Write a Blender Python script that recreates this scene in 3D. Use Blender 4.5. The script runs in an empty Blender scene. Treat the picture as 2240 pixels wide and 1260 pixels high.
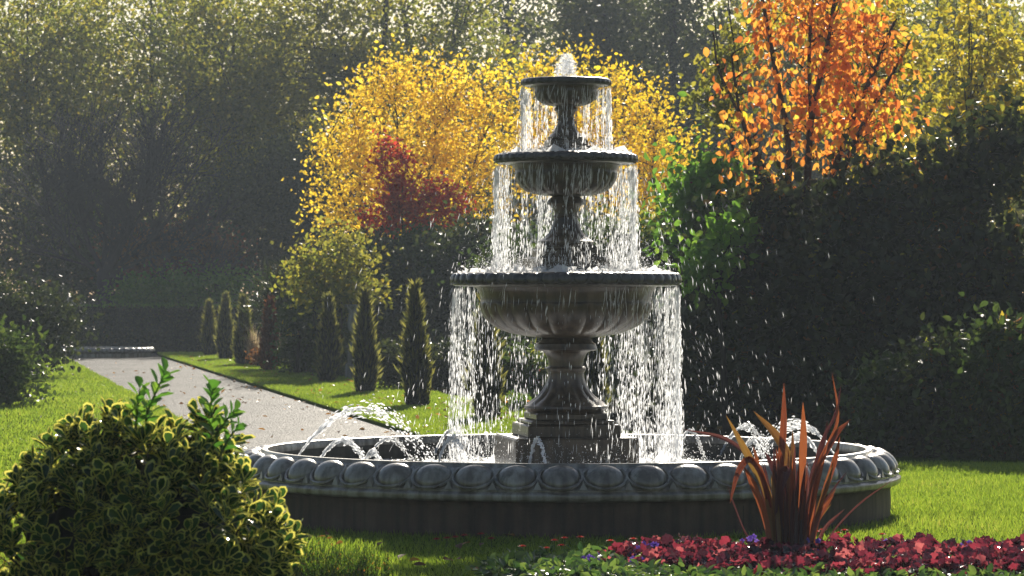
import bpy, math, random
import numpy as np
from mathutils import Vector

R = math.radians
SC = bpy.context.scene
COL = SC.collection

# ------------------------------------------------------------------ camera, sky, sun, exposure
F = 7235.0                       # focal length in photo pixels (photo is 2240 wide)
EYE = 1.7
HOR = 620.0
cam_d = bpy.data.cameras.new('camera')
cam = bpy.data.objects.new('camera', cam_d)
COL.objects.link(cam)
cam.location = (0, 0, EYE)
cam.rotation_euler = (R(90), 0, 0)
cam_d.sensor_width = 36.0
cam_d.lens = 36.0 * F / 2240.0
cam_d.shift_y = -10.0 / 2240.0
cam_d.clip_start = 0.5
cam_d.clip_end = 2000
SC.camera = cam
cam_d.dof.use_dof = True
cam_d.dof.focus_distance = 22.5
cam_d.dof.aperture_fstop = 10.0

SUN_EL, SUN_AZ = R(27), R(7)     # the sun stands behind the garden, a little to the right
SUN_DIR = Vector((math.sin(SUN_AZ) * math.cos(SUN_EL), math.cos(SUN_AZ) * math.cos(SUN_EL), math.sin(SUN_EL)))
world = bpy.data.worlds.new('World')
SC.world = world
world.use_nodes = True
wn = world.node_tree
wn.nodes.clear()
sky = wn.nodes.new('ShaderNodeTexSky')
sky.sky_type = 'NISHITA'
sky.sun_disc = False
sky.sun_elevation = SUN_EL
sky.sun_rotation = SUN_AZ
sky.dust_density = 1.0
bg = wn.nodes.new('ShaderNodeBackground')
bg.inputs['Strength'].default_value = 0.055
wo = wn.nodes.new('ShaderNodeOutputWorld')
wn.links.new(sky.outputs[0], bg.inputs[0])
wn.links.new(bg.outputs[0], wo.inputs[0])

sun_d = bpy.data.lights.new('sun', 'SUN')
sun_d.energy = 5.0
sun_d.angle = R(0.53)
sun_d.color = (1.0, 0.92, 0.78)
sun = bpy.data.objects.new('sun', sun_d)
COL.objects.link(sun)
sun.location = (8, 60, 40)
sun.rotation_euler = SUN_DIR.to_track_quat('Z', 'Y').to_euler()

SC.view_settings.view_transform = 'Standard'
SC.view_settings.look = 'None'
SC.view_settings.gamma = 1.0
SC.view_settings.exposure = 0.45
SC.cycles.max_bounces = 8
SC.cycles.diffuse_bounces = 4
SC.cycles.glossy_bounces = 3
SC.cycles.transmission_bounces = 6
SC.cycles.transparent_max_bounces = 32
SC.cycles.volume_bounces = 0
SC.cycles.caustics_reflective = False
SC.cycles.caustics_refractive = False
SC.cycles.sample_clamp_indirect = 4.0

# ------------------------------------------------------------------ helpers
def W(px, py, d):
    """photo pixel at depth d -> world point"""
    return np.array([(px - 1120.0) / F * d, d, EYE - (py - HOR) / F * d])

def X(px, d):
    return (px - 1120.0) / F * d

def tag(o, label=None, cat=None, group=None, kind=None):
    if label: o['label'] = label
    if cat: o['category'] = cat
    if group: o['group'] = group
    if kind: o['kind'] = kind
    return o

def empty(name, loc, label, cat, group=None):
    o = bpy.data.objects.new(name, None)
    COL.objects.link(o)
    o.location = loc
    o.empty_display_size = 0.1
    return tag(o, label, cat, group)

def worldloc(o):
    v = Vector(o.location)
    while o.parent:
        o = o.parent
        v += Vector(o.location)
    return v

def mesh(name, verts, faces, mat, parent=None, attrs=None, smooth=True, sharp=None, kind=None):
    """verts (n,3) array in world space, faces (m,k) int array or list of index tuples"""
    verts = np.asarray(verts, dtype=np.float64)
    if parent is not None:
        verts = verts - np.array(worldloc(parent))
    me = bpy.data.meshes.new(name)
    if isinstance(faces, np.ndarray) and len(faces):
        m, k = faces.shape
        me.vertices.add(len(verts))
        me.vertices.foreach_set('co', verts.astype(np.float32).ravel())
        me.loops.add(m * k)
        me.loops.foreach_set('vertex_index', faces.astype(np.int32).ravel())
        me.polygons.add(m)
        me.polygons.foreach_set('loop_start', np.arange(0, m * k, k, dtype=np.int32))
        me.update(calc_edges=True)
    else:
        me.from_pydata([tuple(v) for v in verts], [], [tuple(f) for f in faces])
        me.update()
    if smooth:
        me.polygons.foreach_set('use_smooth', np.ones(len(me.polygons), dtype=bool))
        if sharp:
            me.set_sharp_from_angle(angle=R(sharp))
    for an, av in (attrs or {}).items():
        a = me.attributes.new(an, 'FLOAT', 'POINT')
        a.data.foreach_set('value', np.asarray(av, dtype=np.float32))
    me.validate()
    o = bpy.data.objects.new(name, me)
    COL.objects.link(o)
    for mm in (mat if isinstance(mat, (list, tuple)) else [mat]):
        me.materials.append(mm)
    if parent is not None:
        o.parent = parent
    if kind: o['kind'] = kind
    return o

class MB:
    """collects faces of one mesh object"""
    def __init__(self):
        self.v, self.f, self.n = [], [], 0
    def add(self, v, f):
        self.v.append(np.asarray(v, dtype=np.float64))
        n = self.n
        self.f.extend([tuple(int(i) + n for i in q) for q in f])
        self.n += len(v)
    def build(self, name, mat, parent=None, sharp=35, smooth=True, kind=None):
        return mesh(name, np.concatenate(self.v), self.f, mat, parent, smooth=smooth, sharp=sharp, kind=kind)
    def tube(self, pts, radii, sides=6, cap=True):
        pts = np.asarray(pts, dtype=float)
        n = len(pts)
        tg = np.gradient(pts, axis=0)
        tg /= np.linalg.norm(tg, axis=1)[:, None] + 1e-12
        ref = np.array([0.31, 0.9, 0.2]) if abs(tg[0][1]) < 0.8 else np.array([1.0, 0.1, 0.2])
        a = np.cross(tg, ref); a /= np.linalg.norm(a, axis=1)[:, None] + 1e-12
        b = np.cross(tg, a)
        th = np.linspace(0, 2 * math.pi, sides, endpoint=False)
        r = np.asarray(radii, dtype=float)[:, None, None]
        v = pts[:, None, :] + r * (np.cos(th)[None, :, None] * a[:, None, :] + np.sin(th)[None, :, None] * b[:, None, :])
        v = v.reshape(-1, 3)
        f = []
        for i in range(n - 1):
            for j in range(sides):
                k = (j + 1) % sides
                f.append((i * sides + j, i * sides + k, (i + 1) * sides + k, (i + 1) * sides + j))
        if cap:
            f.append(tuple(range(sides - 1, -1, -1)))
            f.append(tuple((n - 1) * sides + j for j in range(sides)))
        self.add(v, f)
    def lathe(self, prof, seg, c, lobes=0, close=True):
        """prof: (r, z, amp); amp modulates the radius by lobes"""
        th = np.linspace(0, 2 * math.pi, seg, endpoint=False)
        m = (np.abs(np.cos(th * lobes / 2.0)) ** 0.7 - 0.72) if lobes else np.zeros(seg)
        v = []
        for p in prof:
            a = p[2] if len(p) > 2 else 0.0
            rr = p[0] * (1 + a * m)
            v.append(np.stack([c[0] + rr * np.cos(th), c[1] + rr * np.sin(th), np.full(seg, c[2] + p[1])], 1))
        n = len(prof)
        f = []
        for i in range(n - 1):
            for j in range(seg):
                k = (j + 1) % seg
                f.append((i * seg + j, i * seg + k, (i + 1) * seg + k, (i + 1) * seg + j))
        self.add(np.concatenate(v), f)
    def block(self, c, hx, hy, z0, z1, rot=0.0, bev=0.012, top=1.0):
        """box with chamfered edges, top scale for battered sides"""
        rings = []
        for z, s in ((z0, -bev), (z0 + bev, 0), (z1 - bev, 0), (z1, -bev)):
            t = 1 + (top - 1) * (z - z0) / (z1 - z0)
            x, y = hx * t + s, hy * t + s
            b = bev if s == 0 else bev * 0.5
            pts = [(x - b, -y), (x, -y + b), (x, y - b), (x - b, y), (-x + b, y), (-x, y - b), (-x, -y + b), (-x + b, -y)]
            cr, sr = math.cos(rot), math.sin(rot)
            rings.append([(c[0] + p[0] * cr - p[1] * sr, c[1] + p[0] * sr + p[1] * cr, c[2] + z) for p in pts])
        v = [p for r in rings for p in r]
        f = []
        for i in range(3):
            for j in range(8):
                k = (j + 1) % 8
                f.append((i * 8 + j, i * 8 + k, (i + 1) * 8 + k, (i + 1) * 8 + j))
        f.append(tuple(range(7, -1, -1)))
        f.append(tuple(24 + j for j in range(8)))
        self.add(v, f)

def bez(p0, p1, p2, n):
    t = np.linspace(0, 1, n)[:, None]
    return (1 - t) ** 2 * np.asarray(p0) + 2 * t * (1 - t) * np.asarray(p1) + t * t * np.asarray(p2)

def catmull(P, n):
    P = np.asarray(P, dtype=float)
    Q = np.vstack([2 * P[0] - P[1], P, 2 * P[-1] - P[-2]])
    out = []
    segs = len(P) - 1
    for t in np.linspace(0, segs, n):
        i = min(int(t), segs - 1); u = t - i
        a, b, c, d = Q[i], Q[i + 1], Q[i + 2], Q[i + 3]
        out.append(0.5 * (2 * b + (c - a) * u + (2 * a - 5 * b + 4 * c - d) * u * u + (3 * b - a - 3 * c + d) * u ** 3))
    return np.array(out)

def unit(v):
    return v / (np.linalg.norm(v, axis=-1, keepdims=True) + 1e-12)

# leaf templates: (along, across, up, edge value), triangles
def T(v, f):
    return np.array(v, dtype=float), np.array(f, dtype=int)
KITE = T([(0, 0, 0, 0), (.42, .5, .16, 0), (1, 0, -.05, 0), (.42, -.5, .16, 0)], [(0, 2, 1), (0, 3, 2)])
BLADE = T([(0, .5, 0, 0), (0, -.5, 0, 0), (.6, .32, 0, 0), (.6, -.32, 0, 0), (1, 0, -.9, 0)], [(0, 1, 3), (0, 3, 2), (2, 3, 4)])
OVATE = T([(0, 0, 0, 0), (.18, .36, .10, 0), (.45, .5, .16, 0), (.75, .30, .08, 0), (1, 0, -.14, 0), (.75, -.30, .08, 0), (.45, -.5, .16, 0), (.18, -.36, .10, 0), (.45, 0, 0, 0)],
          [(8, i, (i + 1) % 8) for i in range(8)])
def _edge_leaf():
    ring = [(0, 0), (.25, .20), (.55, .44), (.85, .38), (1, 0), (.85, -.38), (.55, -.44), (.25, -.20)]
    v = [(x, y, .16 * abs(y) * 2 - .12 * x * x, 1.0) for x, y in ring]
    v += [(.5 + (x - .5) * .66, y * .66, .11 * abs(y) * 2 - .12 * x * x, 0.0) for x, y in ring]
    v += [(.5, 0, -.05, 0.0)]
    f = []
    for i in range(8):
        k = (i + 1) % 8
        f += [(i, k, 8 + k), (i, 8 + k, 8 + i), (16, 8 + i, 8 + k)]
    return T(v, f)
EDGED = _edge_leaf()
def _round_leaf():
    v = [(.42, 0, -.12, 0)]
    n = 18
    for i in range(n):
        a = 2 * math.pi * i / n
        r = .5 * (1 + .10 * (1 if i % 2 else -1)) * (0.78 if i == n // 2 else 1)
        v.append((.5 + r * math.cos(a), r * math.sin(a) * 1.05, .10 * math.sin(a * 5) + .05, 1))
    return T(v, [(0, 1 + i, 1 + (i + 1) % n) for i in range(n)])
ROUND = _round_leaf()
SPINDLE = T([(0, 0, 0, 0), (.35, .5, 0, 0), (.35, -.25, .43, 0), (.35, -.25, -.43, 0), (.75, .42, 0, 0), (.75, -.21, .37, 0), (.75, -.21, -.37, 0), (1, 0, 0, 0)],
            [(0, 1, 2), (0, 2, 3), (0, 3, 1), (1, 4, 5), (1, 5, 2), (2, 5, 6), (2, 6, 3), (3, 6, 4), (3, 4, 1), (4, 7, 5), (5, 7, 6), (6, 7, 4)])
TIP = T([(0, .5, 0, 0), (0, -.5, 0, 0), (1, 0, -.1, 1)], [(0, 1, 2)])

DROP = T([(0, 0, 0, 0), (.4, .5, .3, 0), (1, 0, 0, 0), (.4, -.5, .3, 0), (.45, 0, -.12, 0)], [(0, 4, 1), (1, 4, 2), (2, 4, 3), (3, 4, 0)])

def cloud(name, P, A, N, L, Wd, tmpl, mat, parent=None, rnd=None, rs=None, kind=None, smooth=False):
    """one mesh of many leaves / drops: P base points, A axes, N up vectors, L lengths, Wd widths"""
    tv, tf = tmpl
    P = np.asarray(P, dtype=float); n = len(P)
    A = unit(np.asarray(A, dtype=float)); N = np.asarray(N, dtype=float)
    B = unit(np.cross(N, A)); N = np.cross(A, B)
    L = np.broadcast_to(np.asarray(L, dtype=float), (n,)); Wd = np.broadcast_to(np.asarray(Wd, dtype=float), (n,))
    V = (P[:, None, :] + (L[:, None] * tv[None, :, 0])[:, :, None] * A[:, None, :]
         + (Wd[:, None] * tv[None, :, 1])[:, :, None] * B[:, None, :]
         + (Wd[:, None] * tv[None, :, 2])[:, :, None] * N[:, None, :])
    k = len(tv)
    faces = (tf[None] + (np.arange(n) * k)[:, None, None]).reshape(-1, 3)
    if rnd is None:
        rnd = (rs or np.random.default_rng(1)).random(n)
    attrs = {'rnd': np.repeat(rnd, k), 'edge': np.tile(tv[:, 3], n)}
    return mesh(name, V.reshape(-1, 3), faces, mat, parent, attrs, smooth=smooth, kind=kind)

# ------------------------------------------------------------------ materials
def new_mat(name):
    m = bpy.data.materials.new(name)
    m.use_nodes = True
    nt = m.node_tree
    nt.nodes.clear()
    return m, nt, nt.nodes, nt.links

def ramp(nt, cols, pos=None, interp='LINEAR'):
    r = nt.nodes.new('ShaderNodeValToRGB')
    r.color_ramp.interpolation = interp
    el = r.color_ramp.elements
    n = len(cols)
    pos = pos or [i / max(1, n - 1) for i in range(n)]
    while len(el) < n: el.new(0.5)
    for i in range(n):
        el[i].position = pos[i]
        el[i].color = (*cols[i], 1)
    return r

def leaf_mat(name, cols, trans=0.5, rough=0.45, boost=1.6, spec=0.4, pos=None, edge=None, edge_at=0.35):
    """thin leaf: reflected colour, light passing through it, a waxy gloss; colour varies from leaf to leaf"""
    m, nt, N, L = new_mat(name)
    at = N.new('ShaderNodeAttribute'); at.attribute_name = 'rnd'
    rp = ramp(nt, cols, pos)
    L.new(at.outputs['Fac'], rp.inputs[0])
    colr = rp.outputs[0]
    if edge:
        ae = N.new('ShaderNodeAttribute'); ae.attribute_name = 'edge'
        er = ramp(nt, [(0, 0, 0), (1, 1, 1)], [edge_at, edge_at + .06])
        va = N.new('ShaderNodeMath'); va.operation = 'MULTIPLY_ADD'; va.inputs[1].default_value = -.5; va.inputs[2].default_value = .22
        L.new(at.outputs['Fac'], va.inputs[0])
        vb = N.new('ShaderNodeMath'); vb.operation = 'ADD'
        L.new(ae.outputs['Fac'], vb.inputs[0]); L.new(va.outputs[0], vb.inputs[1])
        L.new(vb.outputs[0], er.inputs[0])
        mx = N.new('ShaderNodeMix'); mx.data_type = 'RGBA'
        L.new(er.outputs[0], mx.inputs[0])
        L.new(colr, mx.inputs[6])
        mx.inputs[7].default_value = (*edge, 1)
        colr = mx.outputs[2]
    p = N.new('ShaderNodeBsdfPrincipled')
    p.inputs['Roughness'].default_value = rough
    p.inputs['Specular IOR Level'].default_value = spec
    L.new(colr, p.inputs['Base Color'])
    g = N.new('ShaderNodeMix'); g.data_type = 'RGBA'; g.blend_type = 'MULTIPLY'
    g.inputs[0].default_value = 1.0
    g.inputs[7].default_value = (boost, boost, boost * .8, 1)
    L.new(colr, g.inputs[6])
    t = N.new('ShaderNodeBsdfTranslucent')
    L.new(g.outputs[2], t.inputs[0])
    mix = N.new('ShaderNodeMixShader'); mix.inputs[0].default_value = trans
    L.new(p.outputs[0], mix.inputs[1]); L.new(t.outputs[0], mix.inputs[2])
    o = N.new('ShaderNodeOutputMaterial'); L.new(mix.outputs[0], o.inputs[0])
    return m

def stone_mat(name, cols, rough=0.5, wet=0.0, scale=1.0, bump=0.3, green=0.25):
    m, nt, N, L = new_mat(name)
    tc = N.new('ShaderNodeTexCoord')
    mp = N.new('ShaderNodeMapping'); mp.inputs['Scale'].default_value = (scale,) * 3
    L.new(tc.outputs['Object'], mp.inputs[0])
    n1 = N.new('ShaderNodeTexNoise'); n1.inputs['Scale'].default_value = 3.5; n1.inputs['Detail'].default_value = 9; n1.inputs['Roughness'].default_value = .68
    L.new(mp.outputs[0], n1.inputs[0])
    r1 = ramp(nt, cols, [.25, .5, .75] if len(cols) == 3 else None)
    L.new(n1.outputs[0], r1.inputs[0])
    # vertical run marks
    mp2 = N.new('ShaderNodeMapping'); mp2.inputs['Scale'].default_value = (9 * scale, 9 * scale, .7 * scale)
    L.new(tc.outputs['Object'], mp2.inputs[0])
    n2 = N.new('ShaderNodeTexNoise'); n2.inputs['Scale'].default_value = 1.6; n2.inputs['Detail'].default_value = 5
    L.new(mp2.outputs[0], n2.inputs[0])
    r2 = ramp(nt, [(.42, .38, .34), (1, 1, 1)], [.38, .60])
    L.new(n2.outputs[0], r2.inputs[0])
    mu = N.new('ShaderNodeMix'); mu.data_type = 'RGBA'; mu.blend_type = 'MULTIPLY'; mu.inputs[0].default_value = 1.0
    L.new(r1.outputs[0], mu.inputs[6]); L.new(r2.outputs[0], mu.inputs[7])
    # lichen and algae in blotches
    n3 = N.new('ShaderNodeTexNoise'); n3.inputs['Scale'].default_value = 7; n3.inputs['Detail'].default_value = 8; n3.inputs['Roughness'].default_value = .75
    L.new(mp.outputs[0], n3.inputs[0])
    r3 = ramp(nt, [(0, 0, 0), (1, 1, 1)], [.54, .66])
    L.new(n3.outputs[0], r3.inputs[0])
    ms = N.new('ShaderNodeMath'); ms.operation = 'MULTIPLY'; ms.inputs[1].default_value = green
    L.new(r3.outputs[0], ms.inputs[0])
    mg = N.new('ShaderNodeMix'); mg.data_type = 'RGBA'
    L.new(ms.outputs[0], mg.inputs[0]); L.new(mu.outputs[2], mg.inputs[6]); mg.inputs[7].default_value = (.055, .06, .03, 1)
    p = N.new('ShaderNodeBsdfPrincipled')
    L.new(mg.outputs[2], p.inputs['Base Color'])
    rr = N.new('ShaderNodeMapRange')
    rr.inputs[3].default_value = max(.08, rough - .14); rr.inputs[4].default_value = min(1, rough + .18)
    L.new(n3.outputs[0], rr.inputs[0]); L.new(rr.outputs[0], p.inputs['Roughness'])
    p.inputs['Coat Weight'].default_value = wet
    p.inputs['Coat Roughness'].default_value = .22
    n4 = N.new('ShaderNodeTexNoise'); n4.inputs['Scale'].default_value = 60; n4.inputs['Detail'].default_value = 6
    L.new(mp.outputs[0], n4.inputs[0])
    ad = N.new('ShaderNodeMath'); ad.operation = 'MULTIPLY_ADD'; ad.inputs[1].default_value = .35
    L.new(n4.outputs[0], ad.inputs[0]); L.new(n1.outputs[0], ad.inputs[2])
    b = N.new('ShaderNodeBump'); b.inputs['Strength'].default_value = bump; b.inputs['Distance'].default_value = .02
    L.new(ad.outputs[0], b.inputs['Height']); L.new(b.outputs[0], p.inputs['Normal'])
    o = N.new('ShaderNodeOutputMaterial'); L.new(p.outputs[0], o.inputs[0])
    return m

def ground_mat(name, cols, scale, detail, rough, bump, dist, spec=.3, vor=None, pos=None, big=None):
    m, nt, N, L = new_mat(name)
    tc = N.new('ShaderNodeTexCoord')
    n1 = N.new('ShaderNodeTexNoise'); n1.inputs['Scale'].default_value = scale; n1.inputs['Detail'].default_value = detail; n1.inputs['Roughness'].default_value = .7
    L.new(tc.outputs['Object'], n1.inputs[0])
    rp = ramp(nt, cols, pos)
    h = n1.outputs[0]
    fac = n1.outputs[0]
    if big:
        nb = N.new('ShaderNodeTexNoise'); nb.inputs['Scale'].default_value = big; nb.inputs['Detail'].default_value = 4
        L.new(tc.outputs['Object'], nb.inputs[0])
        mm = N.new('ShaderNodeMath'); mm.operation = 'MULTIPLY_ADD'; mm.inputs[1].default_value = .6; mm.inputs[2].default_value = -.3
        L.new(nb.outputs[0], mm.inputs[0])
        sm = N.new('ShaderNodeMath'); sm.operation = 'ADD'
        L.new(mm.outputs[0], sm.inputs[0]); L.new(fac, sm.inputs[1])
        fac = sm.outputs[0]
    if vor:
        v = N.new('ShaderNodeTexVoronoi'); v.inputs['Scale'].default_value = vor
        L.new(tc.outputs['Object'], v.inputs['Vector'])
        h = v.outputs['Distance']
        mx = N.new('ShaderNodeMix'); mx.data_type = 'RGBA'; mx.blend_type = 'OVERLAY'; mx.inputs[0].default_value = .55
        bw = N.new('ShaderNodeRGBToBW'); L.new(v.outputs['Color'], bw.inputs[0])
        L.new(rp.outputs[0], mx.inputs[6]); L.new(bw.outputs[0], mx.inputs[7])
        colr = mx.outputs[2]
    else:
        colr = rp.outputs[0]
    L.new(fac, rp.inputs[0])
    p = N.new('ShaderNodeBsdfPrincipled'); p.inputs['Roughness'].default_value = rough
    p.inputs['Specular IOR Level'].default_value = spec
    L.new(colr, p.inputs['Base Color'])
    b = N.new('ShaderNodeBump'); b.inputs['Strength'].default_value = bump; b.inputs['Distance'].default_value = dist
    if vor: b.invert = True
    L.new(h, b.inputs['Height']); L.new(b.outputs[0], p.inputs['Normal'])
    o = N.new('ShaderNodeOutputMaterial'); L.new(p.outputs[0], o.inputs[0])
    return m

def bark_mat(name, c0, c1):
    return ground_mat(name, [c0, c1], 14, 8, .85, .6, .02, spec=.2)

def drop_mat(name, tr=.62, clear=.12, gloss=.14):
    """broken, air-filled water: light passes and scatters through it, with a wet gloss"""
    m, nt, N, L = new_mat(name)
    t = N.new('ShaderNodeBsdfTranslucent'); t.inputs[0].default_value = (.96, .975, 1.0, 1)
    g = N.new('ShaderNodeBsdfGlossy'); g.inputs[0].default_value = (1, 1, 1, 1); g.inputs['Roughness'].default_value = .25
    c = N.new('ShaderNodeBsdfTransparent')
    m1 = N.new('ShaderNodeMixShader'); m1.inputs[0].default_value = gloss
    L.new(t.outputs[0], m1.inputs[1]); L.new(g.outputs[0], m1.inputs[2])
    m2 = N.new('ShaderNodeMixShader'); m2.inputs[0].default_value = clear
    L.new(m1.outputs[0], m2.inputs[1]); L.new(c.outputs[0], m2.inputs[2])
    o = N.new('ShaderNodeOutputMaterial'); L.new(m2.outputs[0], o.inputs[0])
    return m

def foam_mat(name):
    m, nt, N, L = new_mat(name)
    t = N.new('ShaderNodeBsdfTranslucent'); t.inputs[0].default_value = (.95, .95, .95, 1)
    d = N.new('ShaderNodeBsdfPrincipled'); d.inputs['Base Color'].default_value = (.88, .9, .92, 1); d.inputs['Roughness'].default_value = .35
    mx = N.new('ShaderNodeMixShader'); mx.inputs[0].default_value = .75
    tc = N.new('ShaderNodeTexCoord'); n = N.new('ShaderNodeTexNoise'); n.inputs['Scale'].default_value = 30; n.inputs['Detail'].default_value = 6
    L.new(tc.outputs['Object'], n.inputs[0])
    b = N.new('ShaderNodeBump'); b.inputs['Strength'].default_value = .8; b.inputs['Distance'].default_value = .03
    L.new(n.outputs[0], b.inputs['Height']); L.new(b.outputs[0], d.inputs['Normal'])
    L.new(d.outputs[0], mx.inputs[1]); L.new(t.outputs[0], mx.inputs[2])
    o = N.new('ShaderNodeOutputMaterial'); L.new(mx.outputs[0], o.inputs[0])
    return m

def water_mat(name):
    """pool surface: rippled dark water with patches of froth where the curtains fall in"""
    m, nt, N, L = new_mat(name)
    tc = N.new('ShaderNodeTexCoord')
    n = N.new('ShaderNodeTexNoise'); n.inputs['Scale'].default_value = 14; n.inputs['Detail'].default_value = 6
    L.new(tc.outputs['Object'], n.inputs[0])
    b = N.new('ShaderNodeBump'); b.inputs['Strength'].default_value = 1.0; b.inputs['Distance'].default_value = .06
    L.new(n.outputs[0], b.inputs['Height'])
    p = N.new('ShaderNodeBsdfPrincipled'); p.inputs['Base Color'].default_value = (.02, .025, .02, 1); p.inputs['Roughness'].default_value = .12
    p.inputs['IOR'].default_value = 1.33
    L.new(b.outputs[0], p.inputs['Normal'])
    f = N.new('ShaderNodeBsdfPrincipled'); f.inputs['Base Color'].default_value = (.85, .87, .88, 1); f.inputs['Roughness'].default_value = .3
    L.new(b.outputs[0], f.inputs['Normal'])
    n2 = N.new('ShaderNodeTexNoise'); n2.inputs['Scale'].default_value = 5; n2.inputs['Detail'].default_value = 8; n2.inputs['Roughness'].default_value = .7
    L.new(tc.outputs['Object'], n2.inputs[0])
    ln = N.new('ShaderNodeVectorMath'); ln.operation = 'LENGTH'; L.new(tc.outputs['Object'], ln.inputs[0])
    mr = N.new('ShaderNodeMapRange'); mr.inputs[1].default_value = .9; mr.inputs[2].default_value = 1.9; mr.inputs[3].default_value = .42; mr.inputs[4].default_value = -.05
    L.new(ln.outputs['Value'], mr.inputs[0])
    ad = N.new('ShaderNodeMath'); ad.operation = 'ADD'; L.new(n2.outputs[0], ad.inputs[0]); L.new(mr.outputs[0], ad.inputs[1])
    r = ramp(nt, [(0, 0, 0), (1, 1, 1)], [.52, .64]); L.new(ad.outputs[0], r.inputs[0])
    mx = N.new('ShaderNodeMixShader'); L.new(r.outputs[0], mx.inputs[0]); L.new(p.outputs[0], mx.inputs[1]); L.new(f.outputs[0], mx.inputs[2])
    o = N.new('ShaderNodeOutputMaterial'); L.new(mx.outputs[0], o.inputs[0])
    return m

M = {}
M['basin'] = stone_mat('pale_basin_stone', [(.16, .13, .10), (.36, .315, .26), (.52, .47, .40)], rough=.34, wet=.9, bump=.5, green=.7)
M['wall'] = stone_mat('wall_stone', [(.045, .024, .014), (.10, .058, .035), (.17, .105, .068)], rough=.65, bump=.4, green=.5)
M['bowl'] = stone_mat('wet_bowl_stone', [(.045, .028, .015), (.10, .066, .038), (.18, .125, .075)], rough=.4, wet=.5, scale=1.5, bump=.35, green=.3)
M['rimstone'] = stone_mat('dark_wet_stone', [(.045, .035, .026), (.09, .072, .055), (.17, .14, .11)], rough=.34, wet=.6, scale=1.5, bump=.35, green=.3)
M['urn'] = stone_mat('urn_stone', [(.2, .19, .17), (.3, .285, .26), (.4, .38, .35)], rough=.8, scale=1.2)
M['drop'] = drop_mat('water_drops')
M['froth'] = drop_mat('froth', clear=.68, gloss=.05)
M['foam'] = foam_mat('foam')
M['water'] = water_mat('pool_water')
M['soil'] = ground_mat('soil', [(.02, .014, .01), (.06, .042, .03)], 30, 6, .9, .8, .04)
M['ground'] = ground_mat('woodland_floor', [(.012, .011, .006), (.03, .026, .012), (.05, .036, .016)], 6, 8, 1.0, .8, .05, spec=0)
M['lawn'] = ground_mat('lawn_turf', [(.05, .08, .012), (.09, .14, .02), (.14, .175, .03)], 22, 8, 1.0, .8, .05, spec=0, pos=[.3, .5, .75], big=.9)
M['path'] = ground_mat('bound_gravel', [(.032, .029, .027), (.068, .062, .058), (.12, .11, .10)], 5, 10, .5, 1.0, .04, spec=.15, vor=34, pos=[.3, .5, .7], big=.5)
M['bark'] = bark_mat('dark_bark', (.018, .014, .011), (.06, .047, .036))
M['twig'] = bark_mat('purple_grey_twigs', (.035, .03, .033), (.085, .075, .08))
M['redbark'] = bark_mat('warm_bark', (.03, .016, .012), (.09, .05, .035))
M['stalk'] = bark_mat('green_stalk', (.06, .09, .03), (.12, .15, .05))
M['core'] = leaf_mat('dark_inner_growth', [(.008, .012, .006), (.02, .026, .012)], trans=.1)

M['olive'] = leaf_mat('olive_yellow_leaves', [(.06, .08, .014), (.12, .14, .02), (.22, .21, .03), (.32, .24, .03)], trans=.64, boost=2.1)
M['lime'] = leaf_mat('lime_autumn_leaves', [(.09, .11, .02), (.18, .18, .03), (.32, .27, .04)], trans=.6, boost=2.0)
M['amberlime'] = leaf_mat('golden_green_leaves', [(.16, .17, .02), (.32, .28, .03), (.50, .36, .03)], trans=.62, boost=1.9)
M['conifer'] = leaf_mat('dark_tall_foliage', [(.03, .042, .016), (.065, .08, .024), (.13, .13, .035)], trans=.5, boost=1.9)
M['yellow'] = leaf_mat('yellow_leaves', [(.36, .25, .015), (.58, .41, .03), (.72, .56, .07), (.42, .44, .06)], trans=.62, boost=1.85, pos=[0, .4, .85, 1])
M['amber'] = leaf_mat('amber_leaves', [(.26, .24, .02), (.55, .38, .015), (.68, .50, .03), (.36, .38, .04)], trans=.6, boost=1.9)
M['crimson'] = leaf_mat('crimson_leaves', [(.15, .018, .015), (.34, .034, .022), (.50, .085, .03)], trans=.6, boost=2.0)
M['orange'] = leaf_mat('orange_leaves', [(.36, .09, .02), (.58, .19, .035), (.70, .31, .06), (.62, .38, .06)], trans=.58, boost=1.7, spec=.25)
M['rust'] = leaf_mat('rust_leaves', [(.10, .05, .02), (.22, .09, .03), (.30, .15, .04)], trans=.5)
M['dark'] = leaf_mat('dark_green_leaves', [(.012, .018, .008), (.035, .048, .015), (.09, .10, .028), (.16, .08, .022)], trans=.4, rough=.36, pos=[0, .6, .93, 1])
M['mid'] = leaf_mat('mid_green_leaves', [(.03, .05, .014), (.055, .09, .02), (.11, .14, .03)], trans=.45, rough=.4)
M['fresh'] = leaf_mat('fresh_green_leaves', [(.07, .15, .02), (.12, .24, .03), (.20, .30, .04)], trans=.6, boost=1.9)
M['yew'] = leaf_mat('cypress_sprays', [(.012, .018, .008), (.025, .032, .012), (.05, .055, .02)], trans=.3, boost=1.5)
M['yewtip'] = leaf_mat('cypress_tips', [(.05, .055, .018), (.085, .085, .025), (.12, .11, .03)], trans=.65, boost=2.8)
M['redyew'] = leaf_mat('brown_cypress_sprays', [(.10, .03, .02), (.19, .06, .03), (.3, .11, .05)], trans=.4, boost=1.6)
M['euon'] = leaf_mat('variegated_leaves', [(.015, .045, .012), (.03, .08, .018), (.05, .11, .025)], trans=.38, rough=.26, spec=.5, edge=(.72, .66, .16), edge_at=.36, boost=1.6)
M['shoot'] = leaf_mat('plain_green_leaves', [(.05, .14, .02), (.09, .22, .03), (.18, .30, .04)], trans=.5, rough=.3, boost=1.7, spec=.5)
M['grass'] = leaf_mat('grass_blades', [(.09, .145, .014), (.155, .225, .022), (.25, .30, .04), (.33, .29, .08)], trans=.6, rough=.4, boost=1.9, pos=[0, .5, .92, 1])
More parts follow.
